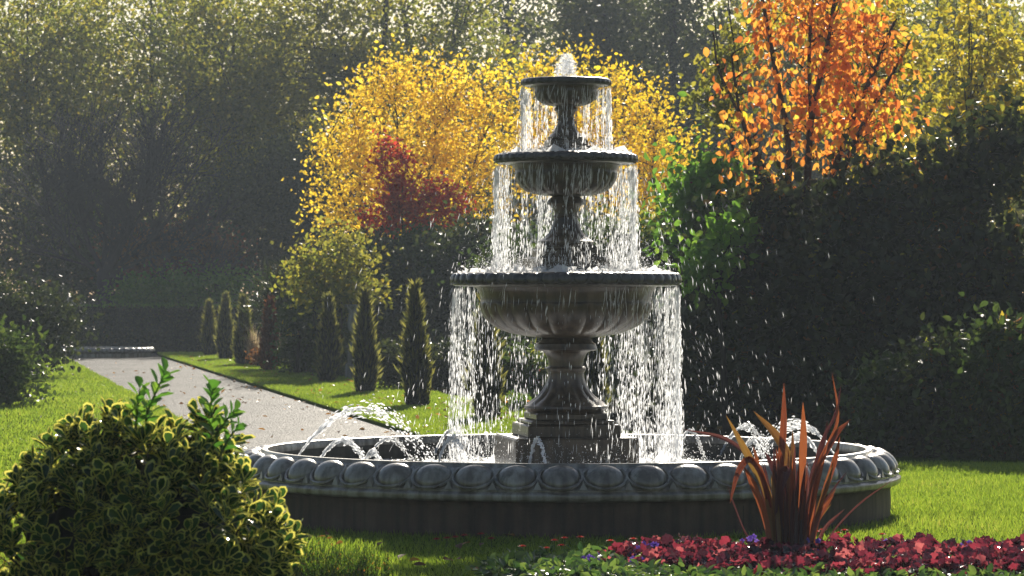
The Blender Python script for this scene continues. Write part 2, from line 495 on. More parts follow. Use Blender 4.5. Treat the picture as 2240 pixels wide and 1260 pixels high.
M['heuchera'] = leaf_mat('crimson_ruffled_leaves', [(.025, .008, .016), (.07, .010, .025), (.22, .025, .05), (.42, .11, .13)], trans=.45, rough=.2, boost=1.9, spec=.9, pos=[0, .4, .8, 1])
M['primula'] = leaf_mat('bedding_leaves', [(.03, .07, .018), (.07, .13, .03), (.20, .27, .06)], trans=.42, rough=.3, boost=1.8, spec=.7)
M['hebe'] = leaf_mat('small_bright_leaves', [(.05, .11, .015), (.10, .18, .02), (.22, .24, .03), (.35, .12, .03)], trans=.5, rough=.35, boost=1.6, pos=[0, .5, .96, 1])
M['violet'] = leaf_mat('violet_petals', [(.06, .03, .25), (.14, .07, .45), (.25, .14, .6)], trans=.45, boost=1.4)
M['daisy'] = leaf_mat('dark_red_petals', [(.22, .014, .014), (.40, .035, .025), (.52, .07, .045)], trans=.5)
M['white'] = leaf_mat('white_berries', [(.6, .58, .55), (.75, .74, .7)], trans=.3)
M['fallen'] = leaf_mat('fallen_leaves', [(.12, .05, .02), (.30, .14, .03), (.42, .22, .05)], trans=.4)
M['flaxred'] = leaf_mat('bronze_flax', [(.09, .022, .014), (.16, .038, .018), (.25, .075, .03)], trans=.42, rough=.35, boost=1.7, spec=.5)
M['flaxolive'] = leaf_mat('olive_flax', [(.10, .04, .016), (.16, .07, .02), (.2, .11, .03)], trans=.45, rough=.35, boost=1.6, spec=.5)
M['flaxdark'] = leaf_mat('maroon_flax', [(.05, .014, .016), (.08, .022, .025), (.12, .04, .04)], trans=.4, rough=.35, boost=1.5, spec=.5)
M['spiky'] = leaf_mat('yellow_green_sword_leaves', [(.22, .25, .03), (.38, .36, .05), (.30, .36, .08)], trans=.5, boost=1.6)
M['pinkgrass'] = leaf_mat('dry_plumes', [(.2, .15, .12), (.34, .26, .2), (.42, .34, .26)], trans=.5)

# ------------------------------------------------------------------ ground, path, lawn
GZ = 0.0                                                   # lawn level
def XR(d): return -1.274 - 0.1765 * (d - 38.4)              # right edge of the path
def XL(d): return -3.73 - 0.1765 * (d - 39.0)               # left edge of the path

mesh('ground', [(-400, -20, -.055), (400, -20, -.055), (400, 420, -.055), (-400, 420, -.055)], [(0, 1, 2, 3)], M['ground'], kind='structure')

def slab(name, poly, z0, z1, mat, kind='structure'):
    n = len(poly)
    v = [(x, y, z1) for x, y in poly] + [(x, y, z0) for x, y in poly]
    f = [tuple(range(n))] + [(i, n + i, n + (i + 1) % n, (i + 1) % n) for i in range(n)]
    me = bpy.data.meshes.new(name)
    me.from_pydata(v, [], f)
    import bmesh
    bm = bmesh.new(); bm.from_mesh(me)
    bmesh.ops.recalc_face_normals(bm, faces=bm.faces)
    bmesh.ops.triangulate(bm, faces=[q for q in bm.faces if len(q.verts) > 4])
    bm.to_mesh(me); bm.free()
    o = bpy.data.objects.new(name, me); COL.objects.link(o); me.materials.append(mat)
    o['kind'] = kind
    return o

slab('path', [(XL(25), 25), (XR(25), 25), (XR(79.6), 79.6), (-4, 80.3), (-4, 84), (-24, 82), (-24, 80), (XL(80), 80)], -.08, -.04, M['path'])
LAWN = [(-16, 6), (16, 6), (16, 31), (3.6, 33), (XR(37) + 2.6, 37), (XR(79.3) + 2.3, 79.3), (XR(79.3), 79.3), (XR(25.2), 25.2), (XL(25.2), 25.2), (XL(79.8), 79.8), (XL(79.8) - 12, 79.8), (-30, 50), (-16, 45)]
slab('lawn', LAWN, -.07, GZ, M['lawn'])

rng = np.random.default_rng(7)
def grass(name, xs, ys, Lr, Wr, mat, label, seed, lean=.45):
    r = np.random.default_rng(seed)
    n = len(xs)
    P = np.stack([xs, ys, np.full(n, GZ - .003)], 1)
    A = np.stack([r.normal(0, lean, n), r.normal(0, lean, n), np.ones(n)], 1)
    N = np.stack([r.normal(0, 1, n), r.normal(0, 1, n), r.normal(0, .1, n)], 1)
    patch = .5 + .5 * np.sin(xs * 2.1 + 1.3 * np.sin(ys * 1.7)) * np.sin(ys * 1.3 + xs)
    L = r.uniform(*Lr, n) * (.75 + .5 * patch)
    o = cloud(name, P, A, N, L, r.uniform(*Wr, n), BLADE, mat, rnd=np.clip(r.random(n) * .75 + .25 * patch, 0, 1), kind='stuff')
    return tag(o, label, 'grass')
n = 90000
xs = rng.uniform(-4.3, 4.3, n); ys = rng.uniform(18.2, 24.5, n)
k = (np.hypot(xs - .398, ys - 24.4) > 2.40) & (np.abs(xs) < ys * .163 + .1)
grass('grass', xs[k], ys[k], (.03, .062), (.004, .008), M['grass'], 'short green grass growing on the front lawn below the pool wall', 1)
n = 150000
ys = 33 + 47 * rng.random(n) ** 1.5; xs = XR(ys) + .02 + rng.random(n) * 2.3
grass('grass', xs, ys, (.035, .07), (.009, .018), M['grass'], 'short green grass on the lawn strip right of the path', 2)
n = 110000
ys = 24.5 + 55 * rng.random(n) ** 1.4; xs = XL(ys) - .02 - rng.random(n) ** 1.3 * 5
k = np.hypot(xs - .398, ys - 24.4) > 2.42; xs, ys = xs[k], ys[k]; n = len(xs)
grass('grass', xs, ys, (.035, .07), (.009, .018), M['grass'], 'short green grass on the lawn strip left of the path', 3)

n = 70000
ys = rng.uniform(24.3, 31, n); xs = rng.uniform(1.5, 6.5, n)
k = np.hypot(xs - .398, ys - 24.4) > 2.42
grass('grass', xs[k], ys[k], (.035, .07), (.007, .013), M['grass'], 'short green grass on the lawn right of the pool', 4)

n = 320
ys = 34 + 44 * rng.random(n) ** 1.3; xs = XR(ys) + .05 + 2.2 * rng.random(n)
ys2 = rng.uniform(19, 22, 40); xs2 = rng.uniform(-2.5, .3, 40)
ys3 = 27 + 45 * rng.random(170) ** 1.3; e3 = rng.random(170) ** 2.2; xs3 = XR(ys3) - .05 - e3 * 2.2
ys = np.r_[ys, ys2, ys3]; xs = np.r_[xs, xs2, xs3]; n = len(xs)
o = cloud('fallen_leaves', np.stack([xs, ys, np.r_[np.full(n - 170, GZ + .045), np.full(170, -.03)]], 1), np.stack([rng.normal(0, 1, n), rng.normal(0, 1, n), rng.normal(0, .2, n)], 1),
          np.stack([rng.normal(0, .4, n), rng.normal(0, .4, n), np.ones(n)], 1), rng.uniform(.05, .09, n), rng.uniform(.035, .06, n), OVATE, M['fallen'], kind='stuff')
tag(o, 'brown and orange fallen leaves scattered over the lawns and the path', 'fallen leaves')

# ------------------------------------------------------------------ the fountain
FX, FD = .398, 24.4
S = FD / F
def fz(y): return EYE - (y - HOR) * S
def PR(rows): return [(r * S, fz(y), *(a)) for r, y, *a in rows]
ROT = R(10)
C0 = (FX, FD, 0)
ft = empty('fountain', (FX, FD, GZ), 'three tiered stone fountain spilling water into its round pool beside the path', 'fountain')

def egg_ring(mb, c, r0, z0, r1, z1, n, at, as_, an, ring=True, phase=0.0, dart=True):
    """egg-and-dart carving on a conical band from (r0,z0) at the top to (r1,z1) at the foot"""
    rm, zm = (r0 + r1) / 2, (z0 + z1) / 2
    ln = math.hypot(r1 - r0, z1 - z0)
    sr, sz = (r1 - r0) / ln, (z1 - z0) / ln           # down the slope
    nr, nz = -sz, sr                                  # outward normal
    if nr < 0: nr, nz = -nr, -nz
    U, Vn = 16, 7
    th = np.linspace(0, 2 * math.pi, U, endpoint=False)
    for i in range(n):
        a = 2 * math.pi * (i + phase) / n
        ra = np.array([math.cos(a), math.sin(a), 0]); ta = np.array([-math.sin(a), math.cos(a), 0])
        up = np.array([0, 0, 1.0])
        sl = ra * sr + up * sz; no = ra * nr + up * nz
        ce = np.array(c) + ra * rm + up * zm
        v = []
        for j in range(Vn):
            ph = (math.pi / 2) * j / (Vn - 1)
            k = math.cos(ph) if j < Vn - 1 else .02
            v += [ce + ta * (at * k * math.cos(t)) + sl * (as_ * k * math.sin(t) * (1 + .12 * math.sin(t)) - as_ * .06) + no * (an * math.sin(ph) - .002) for t in th]
        f = [(q * U + w, q * U + (w + 1) % U, (q + 1) * U + (w + 1) % U, (q + 1) * U + w) for q in range(Vn - 1) for w in range(U)]
        f.append(tuple((Vn - 1) * U + w for w in range(U)))
        mb.add(v, f)
        if ring:
            ang = np.linspace(-.62, math.pi + .62, 15)
            pts = [ce + ta * (at * 1.13 * math.cos(t)) + sl * (as_ * 1.16 * math.sin(t)) + no * (an * .14) for t in ang]
            mb.tube(pts, [as_ * .105] * 15, 6)
        if dart:
            a2 = a + math.pi / n
            ra2 = np.array([math.cos(a2), math.sin(a2), 0]); ta2 = np.array([-math.sin(a2), math.cos(a2), 0])
            sl2 = ra2 * sr + up * sz; no2 = ra2 * nr + up * nz
            b = np.array(c) + ra2 * rm + up * zm
            q = [b - ta2 * at * .22 + sl2 * as_ * 1.12, b + ta2 * at * .22 + sl2 * as_ * 1.12, b - sl2 * as_ * .3, b + sl2 * as_ * .75 + no2 * an * .55, b - ta2 * at * .12 + sl2 * as_ * 1.12 + no2 * an * .2]
            mb.add(q, [(0, 1, 3), (1, 2, 3), (2, 0, 3)])

# --- ground pool: wall and carved rim
RB = 2.455
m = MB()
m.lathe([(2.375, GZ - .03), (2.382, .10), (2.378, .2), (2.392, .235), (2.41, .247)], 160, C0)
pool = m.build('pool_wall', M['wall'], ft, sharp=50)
m = MB()
m.lathe([(2.405, .243), (2.435, .245), (2.452, .256), (2.458, .272), (2.455, .292), (2.44, .306), (2.424, .312),
         (2.424, .320), (2.405, .345), (2.36, .385), (2.31, .424), (2.265, .458), (2.248, .468), (2.246, .481), (2.240, .491), (2.215, .493), (2.200, .488), (2.196, .47), (2.190, .455), (2.190, .43)], 200, C0)
egg_ring(m, C0, 2.248, .474, 2.430, .328, 50, .130, .108, .07, phase=.25)
m.build('pool_rim', M['basin'], pool, sharp=32)
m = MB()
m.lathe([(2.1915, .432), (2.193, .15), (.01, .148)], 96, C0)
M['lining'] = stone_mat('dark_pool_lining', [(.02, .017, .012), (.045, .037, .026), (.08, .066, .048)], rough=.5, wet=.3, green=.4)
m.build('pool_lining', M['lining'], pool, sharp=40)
th = np.linspace(0, 2 * math.pi, 96, endpoint=False)
# joints between the wall stones
M['joint'] = ground_mat('mortar_joint', [(.03, .024, .02), (.05, .042, .035)], 40, 4, .9, .2, .01)
for i in range(16):
    a = 2 * math.pi * (i + .3) / 16
    ra = np.array([math.cos(a), math.sin(a), 0]); ta = np.array([-ra[1], ra[0], 0])
    q = []
    for z, rr in ((GZ, 2.380), (.12, 2.3845), (.2, 2.381)):
        q += [np.array(C0) + ra * rr - ta * .003 + (0, 0, z), np.array(C0) + ra * rr + ta * .003 + (0, 0, z)]
    m = MB(); m.add(q, [(0, 1, 3, 2), (2, 3, 5, 4)])
    m.build('mortar_joint', M['joint'], pool)

WZ = .315
vv = [(FX, FD, WZ)]
rings = np.linspace(.1, 2.188, 30)
ww = np.random.default_rng(5)
pv = []
for r_ in rings:
    for t in th:
        x, y = r_ * math.cos(t), r_ * math.sin(t)
        pv.append((FX + x, FD + y, WZ + .006 * math.sin(9 * x + 4 * y) + .005 * math.sin(17 * y - 6 * x) + .006 * math.sin(11 * r_ * 2.3) + ww.normal(0, .004)))
pf = []
for i in range(len(rings) - 1):
    for j in range(96):
        k2 = (j + 1) % 96
        pf.append((i * 96 + j, i * 96 + k2, (i + 1) * 96 + k2, (i + 1) * 96 + j))
pv = np.array(pv)
wat = mesh('pool_water', pv - np.array([FX, FD, 0]), pf, M['water'], kind='structure')
wat.location = (FX, FD, 0)

# --- pedestals
m = MB()
m.block(C0, 135 * S, 135 * S, .13, fz(953), ROT, bev=.012)
m.build('plinth', M['bowl'], ft, sharp=30)
m = MB()
m.block(C0, 102 * S, 102 * S, fz(953) - .004, fz(926), ROT, bev=.01)
m.block(C0, 93 * S, 93 * S, fz(926) - .004, fz(917), ROT, bev=.012)
m.block(C0, 80 * S, 80 * S, fz(917) - .004, fz(901), ROT, bev=.012)
m.lathe(PR([(78, 903), (82, 901), (88, 897), (92, 892), (91, 887), (87, 885, .03), (80, 879, .06), (70, 872.5, .09), (60, 864, .09), (51, 853, .08), (45, 842, .05), (41, 830, .02), (39.5, 822), (39.5, 815), (42, 813.5), (42, 811), (44, 808.5), (44.5, 805.5), (42, 802.5), (38.5, 801),
            (38, 796), (39.5, 788), (42, 780), (46, 773), (51, 769), (55, 767.5), (66, 766.5), (69, 764), (68, 760), (66.5, 757), (66, 752), (60, 749), (57, 745), (55, 742), (51, 739), (50, 733)]), 120, C0, lobes=14)
m.build('lower_pedestal', M['bowl'], ft, sharp=40)

def bowl(name, prof, lobes, seg, rim, eggs, mat=M['bowl']):
    m = MB()
    m.lathe(PR(prof), seg, C0, lobes=lobes)
    b = m.build(name, mat, ft, sharp=50)
    m = MB()
    m.lathe(PR(rim[0]), 144, C0)
    (r0, y0, r1, y1), n, at, as_, an = eggs
    egg_ring(m, C0, r0 * S, fz(y0), r1 * S, fz(y1), n, at, as_, an, ring=True, dart=False, phase=.3)
    m.build('carved_rim', M['rimstone'], b, sharp=35)
    return b

bowl('lowest_bowl', [(48, 739), (54, 738.5, .02), (75, 736.5, .035), (98, 733, .045), (122, 728.5, .045), (143, 720, .045), (161, 710, .042), (174, 698, .04), (183, 684, .036), (187, 672, .034), (187.5, 665, .034), (188, 662.5, .01), (186.5, 661, 0), (186, 659, 0), (187, 650), (190, 640), (195, 631), (201, 626), (202, 620)], 26, 26 * 12,
     [[(200, 627), (228, 626.5), (243, 625.5), (247, 624), (248.5, 621.5), (247, 619.5), (249, 616), (250, 611), (248.5, 605), (245, 600), (240, 597), (236, 595.8), (231, 595.5), (225, 596.5), (221, 600), (215, 618)]], ((243, 598, 250, 619), 46, .054, .042, .024))
m = MB()
m.block(C0, 81 * S, 81 * S, fz(610), fz(563), ROT, bev=.01)
m.block(C0, 64 * S, 64 * S, fz(563) - .004, fz(545), ROT, bev=.01)
m.block(C0, 58 * S, 58 * S, fz(545) - .004, fz(537), ROT, bev=.01)
m.lathe(PR([(56, 539), (57, 536), (61, 532), (61, 528), (57, 526), (54, 524, .02), (46, 519, .08), (38, 511, .10), (33, 502, .08), (29.5, 492, .05), (27, 482, .02), (26, 477), (28, 475.5), (29, 473.5), (28, 471.5), (25.5, 470), (25.5, 466), (27, 460), (30, 454), (34, 449.5), (40, 447.5), (42, 445), (41, 441), (39, 438), (35, 434), (31, 431), (30, 425)]), 96, C0, lobes=12)
m.build('middle_pedestal', M['bowl'], ft, sharp=40)
bowl('middle_bowl', [(29, 429), (40, 428.8, .03), (58, 427, .04), (74, 423.5, .05), (88, 417.5, .05), (99, 409, .048), (106, 399, .042), (110, 389, .04), (111.5, 380, .036), (112, 377.5), (111, 376), (113, 369), (117, 363), (121, 359.5), (122, 354)], 22, 22 * 12,
     [[(120, 360), (142, 359.5), (150, 358.5), (153, 357), (154, 355), (153, 353.5), (155, 351), (156, 347.5), (154.5, 342), (151, 338), (147, 336), (142, 335.3), (137, 336.2), (134, 339), (130, 352)]], ((151, 338.5, 156, 353), 38, .041, .028, .018))
m = MB()
m.block(C0, 51 * S, 51 * S, fz(348), fz(320), ROT, bev=.008)
m.block(C0, 41 * S, 41 * S, fz(320) - .004, fz(306), ROT, bev=.008)
m.lathe(PR([(36, 308), (40, 304), (40, 300), (37, 298), (35, 296, .03), (29, 291, .08), (24, 284, .09), (20.5, 276, .05), (18, 268, .02), (17.5, 265), (20, 263), (20.5, 261), (18, 259), (17.5, 255), (18.5, 249), (21, 244), (25, 242), (25.5, 239), (24, 236), (21, 233), (20, 228)]), 80, C0, lobes=10)
m.build('upper_pedestal', M['bowl'], ft, sharp=40)
bowl('top_bowl', [(19, 233), (30, 232.4, .03), (43, 230, .07), (54, 225, .085), (62, 218, .08), (66.5, 210, .06), (68.5, 202, .03), (69, 199), (68.5, 198), (70, 193), (73, 189.5), (74, 186)], 18, 18 * 12,
     [[(72, 190), (88, 189), (94, 188), (96.5, 186.5), (97.5, 184.5), (98.5, 181), (98, 177), (96, 174), (92.5, 172.5), (89, 172.3), (86, 174), (82, 184)]], ((95, 174.5, 98.5, 184.5), 30, .03, .019, .012))
# water standing in the three bowls
for nm, r_, y_ in (('bowl_water', 222, 599), ('bowl_water', 135, 338), ('bowl_water', 87, 174.5)):
    m = MB()
    m.lathe([(r_ * S, fz(y_)), (r_ * S * .5, fz(y_) + .004), (.002, fz(y_))], 64, C0)
    m.build(nm, M['water'], ft)

# ------------------------------------------------------------------ falling water
G9 = 9.81
def curtain(name, label, r0, y0, z1, n_strand, per, seed, wide, spread, dens=None, shelf=None):
    """beads and threads of water falling from a bowl's lip at radius r0 from z(y0) to z1"""
    r = np.random.default_rng(seed)
    z0 = fz(y0)
    az = r.uniform(0, 2 * math.pi, n_strand)
    amp = r.gamma(1.6, .6, n_strand)
    amp *= 1 - .45 * (np.sin(az) < -.35)          # less runs over the side towards the lawn
    if dens is not None: amp *= dens(az)
    cnt = np.maximum(0, (per * amp)).astype(int)
    AZ = np.repeat(az, cnt); n = len(AZ)
    u = r.random(n)
    fall = (z0 - z1) * u
    t = np.sqrt(2 * np.maximum(fall, .001) / G9)
    vr = np.repeat(r.normal(.0, .03, n_strand), cnt)
    va = np.repeat(r.normal(0, .03, n_strand), cnt)
    jit = .004 + spread * t ** 1.5
    rr = r0 + vr * t + r.normal(0, 1, n) * jit
    aa = AZ + (va * t + r.normal(0, 1, n) * jit) / r0
    P = np.stack([FX + rr * np.cos(aa), FD + rr * np.sin(aa), z0 - fall], 1)
    rad = np.stack([np.cos(aa), np.sin(aa), np.zeros(n)], 1)
    A = np.stack([np.zeros(n), np.zeros(n), -(.6 + G9 * t)], 1) + rad * vr[:, None] * 2 + r.normal(0, .10, (n, 3)) * np.array([1, 1, 0]) + np.array([-.10, 0, 0])
    L = (.018 + .058 * r.random(n) ** 1.6 * (.5 + 2.2 * t)) * (1 + 2.2 * np.exp(-fall / .10))
    Wd = wide * r.lognormal(0, .45, n) * (.8 + .3 * u)
    # unbroken threads just under the lip
    k = np.repeat(np.arange(n_strand), (amp * 2).astype(int)); q = len(k)
    fl = r.random(q) ** 1.5 * .42 * (z0 - z1)
    ak = az[k] + r.normal(0, .004, q)
    P = np.concatenate([P, np.stack([FX + r0 * np.cos(ak), FD + r0 * np.sin(ak), z0 - fl], 1)])
    A = np.concatenate([A, np.stack([r.normal(0, .03, q), r.normal(0, .03, q), -np.ones(q)], 1)])
    L = np.concatenate([L, r.uniform(.07, .2, q)]); Wd = np.concatenate([Wd, wide * r.uniform(.35, .75, q)]); n += q
    o = cloud(name, P, A, r.normal(0, 1, (n, 3)), L, Wd, DROP, M['drop'], kind='stuff', smooth=True)
    return tag(o, label, 'falling water')
def gap(cs):
    return lambda a: np.prod([1 - w * np.exp(-((np.angle(np.exp(1j * (a - c)))) / s) ** 2) for c, s, w in cs], axis=0)
curtain('water_curtain', 'sheet of water drops falling from the lowest bowl into the pool', 247.5 * S, 622, WZ, 560, 24, 11, .0050, .04,
        dens=lambda a: .45 + .95 * (np.cos(a) > .35) + .35 * (np.cos(a) < -.8) - .25 * (np.sin(a) < -.6))
curtain('water_curtain', 'sheet of water drops falling from the middle bowl into the lowest bowl', 153.5 * S, 356, fz(596), 400, 20, 12, .0047, .035)
curtain('water_curtain', 'short sheet of water drops falling from the small top bowl', 97 * S, 186, fz(336), 200, 16, 13, .0045, .028)

def splash(name, label, rad, z, n, h, seed, wide=.0045, arc=None, rs=.05, blow=.0):
    """fine spray thrown up where a curtain lands"""
    r = np.random.default_rng(seed)
    a = r.uniform(0, 2 * math.pi, n) if arc is None else r.uniform(arc[0], arc[1], n)
    rr = rad + r.normal(0, rs, n)
    hh = h * r.exponential(.38, n)
    P = np.stack([FX + rr * np.cos(a) + blow * hh * r.random(n), FD + rr * np.sin(a), z + hh], 1)
    A = r.normal(0, 1, (n, 3)); A[:, 2] = np.abs(A[:, 2]) + .5
    o = cloud(name, P, A, r.normal(0, 1, (n, 3)), wide * r.uniform(1.2, 3.4, n), wide * r.lognormal(0, .35, n), DROP, M['drop'], kind='stuff', smooth=True)
    return tag(o, label, 'spray')
splash('splash_spray', 'fine spray bouncing where the lowest curtain hits the pool', 248 * S, WZ, 6500, .22, 21, rs=.18, wide=.0036)
splash('splash_spray', 'bright spray leaping above the lowest bowl around the middle pedestal', 155 * S, fz(597), 6000, .16, 22, rs=.13, wide=.0034)
splash('splash_spray', 'little spray dancing above the middle bowl under the top curtain', 97 * S, fz(337), 2600, .12, 23, rs=.09, wide=.003)
# stray drops blown about the fountain
r = np.random.default_rng(31)
n = 1000
a = r.uniform(0, 2 * math.pi, n)
z = r.uniform(.4, 2.5, n)
rr = (.55 + .42 * np.clip(2.0 - z, 0, 2)) + r.exponential(.28, n)
P = np.stack([FX + rr * np.cos(a) + .1, FD + rr * np.sin(a), z], 1)
A = np.stack([.22 * np.cos(a) + r.normal(0, .12, n), .3 * np.sin(a), -np.ones(n)], 1)
o = cloud('stray_drops', P, A, r.normal(0, 1, (n, 3)), r.uniform(.02, .07, n), r.uniform(.002, .004, n), DROP, M['drop'], kind='stuff', smooth=True)
tag(o, 'stray drops blown wide of the fountain against the dark shrubs', 'spray')

# foam in the bowls and the pool
def foam_ring(label, rad, z, n, sz, seed, rs, arc=(0, 2 * math.pi)):
    r = np.random.default_rng(seed)
    a = r.uniform(*arc, n); q = rad + r.normal(0, rs, n)
    P = np.stack([FX + q * np.cos(a), FD + q * np.sin(a), np.full(n, z) - sz * .15], 1)
    A = r.normal(0, .35, (n, 3)); A[:, 2] = 1
    L = sz * r.lognormal(0, .5, n)
    o = cloud('foam', P, A, r.normal(0, 1, (n, 3)), L, L * r.uniform(.8, 1.8, n), DROP, M['foam'], kind='stuff', smooth=True)
    return tag(o, label, 'foam')
foam_ring('white foam churning in the pool under the lowest curtain', 248 * S, WZ, 3500, .022, 41, .22)
foam_ring('white foam frothing over the lowest bowl', 160 * S, fz(597), 2600, .018, 42, .10)
foam_ring('white foam frothing over the middle bowl', 100 * S, fz(337), 1200, .015, 43, .06)

# bubbling head of water on the top bowl
def lump(c, rx, ry, rz, seed, amp=.16, U=40, V=28, freq=5.0):
    r = np.random.default_rng(seed)
    K = r.normal(0, freq, (26, 3)); ph = r.uniform(0, 6.28, 26); am = r.random(26)
    th = np.linspace(0, 2 * math.pi, U, endpoint=False); fi = np.linspace(.02, math.pi - .02, V)
    T_, P_ = np.meshgrid(th, fi)
    d = np.stack([np.sin(P_) * np.cos(T_), np.sin(P_) * np.sin(T_), np.cos(P_)], -1).reshape(-1, 3)
    h = 1 + amp * (np.sin(d @ K.T + ph) * am).sum(1) / 3.2
    v = d * np.array([rx, ry, rz]) * h[:, None] + np.array(c)
    f = [(i * U + j, (i + 1) * U + j, (i + 1) * U + (j + 1) % U, i * U + (j + 1) % U) for i in range(V - 1) for j in range(U)]
    f += [tuple(j for j in range(U))[::1], tuple((V - 1) * U + j for j in range(U - 1, -1, -1))]
    return v, f
bub = empty('water_plume', (FX, FD, fz(173)), 'frothy white head of water bubbling up from the top bowl', 'water plume')
m = MB()
for (dx, y, rx, rz, sd) in ((0, 155, 19, 20, 1), (-3, 142, 17, 15, 2), (2, 132, 11, 11, 3), (-9, 160, 13, 14, 4), (11, 162, 12, 12, 5), (8, 146, 11, 12, 6)):
    v, f = lump((FX + dx * S, FD, fz(y)), rx * S, rx * S, rz * S, sd)
    m.add(v, f)

r = np.random.default_rng(51); n = 900
V_ = np.concatenate(m.v); P = V_[r.integers(0, len(V_), n)] + r.normal(0, .006, (n, 3))
cloud('froth', P, r.normal(0, 1, (n, 3)), r.normal(0, 1, (n, 3)), r.uniform(.016, .034, n), r.uniform(.012, .024, n), DROP, M['froth'], bub, smooth=True)
n = 160
P = np.stack([FX - 2 * S + r.normal(0, 11, n) * S, FD + r.normal(0, 11, n) * S, fz(173) + np.abs(r.normal(0, 22, n)) * S * r.random(n) ** .3], 1)
cloud('spray_drops', P, r.normal(0, 1, (n, 3)), r.normal(0, 1, (n, 3)), r.uniform(.010, .026, n), r.uniform(.008, .016, n), DROP, M['froth'], bub, smooth=True)

# arching jets: start / end pixel x, peak pixel y, which side of the pool (-1 near, +1 far)
def jet(label, x0, x1, ypk, side, seed, y_start=1000, thick=.017, broken=.5, rad=2.08):
    r = np.random.default_rng(seed)
    rx = (x0 - 1238) * S
    rx = max(-rad, min(rad, rx))
    ry = side * math.sqrt(max(rad * rad - rx * rx, 0.0))
    d0 = FD + ry
    p0 = np.array([X(x0, d0), d0, WZ + .02])
    # end: carry on towards the middle of the pool by a like amount
    frac = min(.55, abs((x1 - x0) * S) / max(abs(rx), .35))
    d1 = d0 - ry * frac
    p1 = np.array([X(x1, d1), d1, WZ])
    dm = (d0 + d1) / 2
    zpk = EYE - (ypk - HOR) / F * dm
    mid = (p0 + p1) / 2
    P, A, L, Wd = [], [], [], []
    H = zpk - WZ
    def at(t, k):
        q = p0 * (1 - t) + p1 * t
        return q + np.array([0, 0, H * 4 * t * (1 - t) * k])
    ln = np.linalg.norm(p1 - p0) + 2 * H
    n = int(ln / .0035)
    for i in range(n):
        t = r.random() ** .85
        k = 1 + r.normal(0, .02 + .10 * broken * t)
        a = at(t, k); b = at(min(1, t + .02), k)
        jt = .002 + .028 * broken * t ** 1.5
        P.append(a + r.normal(0, jt, 3)); A.append(b - a)
        L.append((.05 * (1 - t) + .014) * r.uniform(.6, 1.3)); Wd.append(thick * r.uniform(.5, 1.15) * (1.0 - .25 * t))
    o = cloud('water_jet', np.array(P), np.array(A), r.normal(0, 1, (n, 3)), np.array(L), np.array(Wd), DROP, M['drop'], smooth=True)
    return tag(o, label, 'water jet', 'arching water jets around the pool')
jet('tallest arching jet, rising over the left end of the pool', 640, 955, 898, 1, 1, broken=1.0, thick=.021)
jet('low arching jet under the tallest jet, at the left end of the pool', 682, 818, 967, -1, 2, thick=.021)
jet('tiny low jet hopping just inside the left front rim', 786, 842, 992, -1, 3)
jet('broken arching jet right of the low left jet, before the dark inner wall', 806, 900, 962, 1, 4)
jet('taller of the two crossing jets left of the plinth', 950, 1038, 944, 1, 5)
jet('lower of the two crossing jets left of the plinth', 948, 1030, 962, -1, 6)
jet('small thin jet rising in front of the plinth', 1151, 1198, 964, -1, 7, broken=.2)
jet('thin jet just right of the plinth beyond the curtain', 1480, 1542, 945, 1, 8, broken=.3)
jet('broad spraying jet behind the tallest flax leaves', 1838, 1640, 932, 1, 9, broken=1.0, thick=.019)
jet('jet peaking left of the flax leaves over the far rim', 1575, 1690, 936, 1, 10, broken=.7)
jet('low jet half hidden behind the flax leaves', 1608, 1685, 968, -1, 11)
jet('bright jet right of the flax leaves inside the right rim', 1808, 1690, 958, -1, 12, thick=.021)

# ------------------------------------------------------------------ plants: generic builders
def ell_pts(r, ells, n, shell):
    """n points in a union of ellipsoids given as (centre, radii)"""
    vol = np.array([e[1][0] * e[1][1] * e[1][2] for e in ells]); vol = vol ** .8
    idx = r.choice(len(ells), n, p=vol / vol.sum())
    d = unit(r.normal(0, 1, (n, 3)))
    rad = 1 - (1 - r.random(n) ** (1 / 3)) * shell
    C = np.array([e[0] for e in ells])[idx]; Rd = np.array([e[1] for e in ells])[idx]
    return C + d * Rd * rad[:, None], d

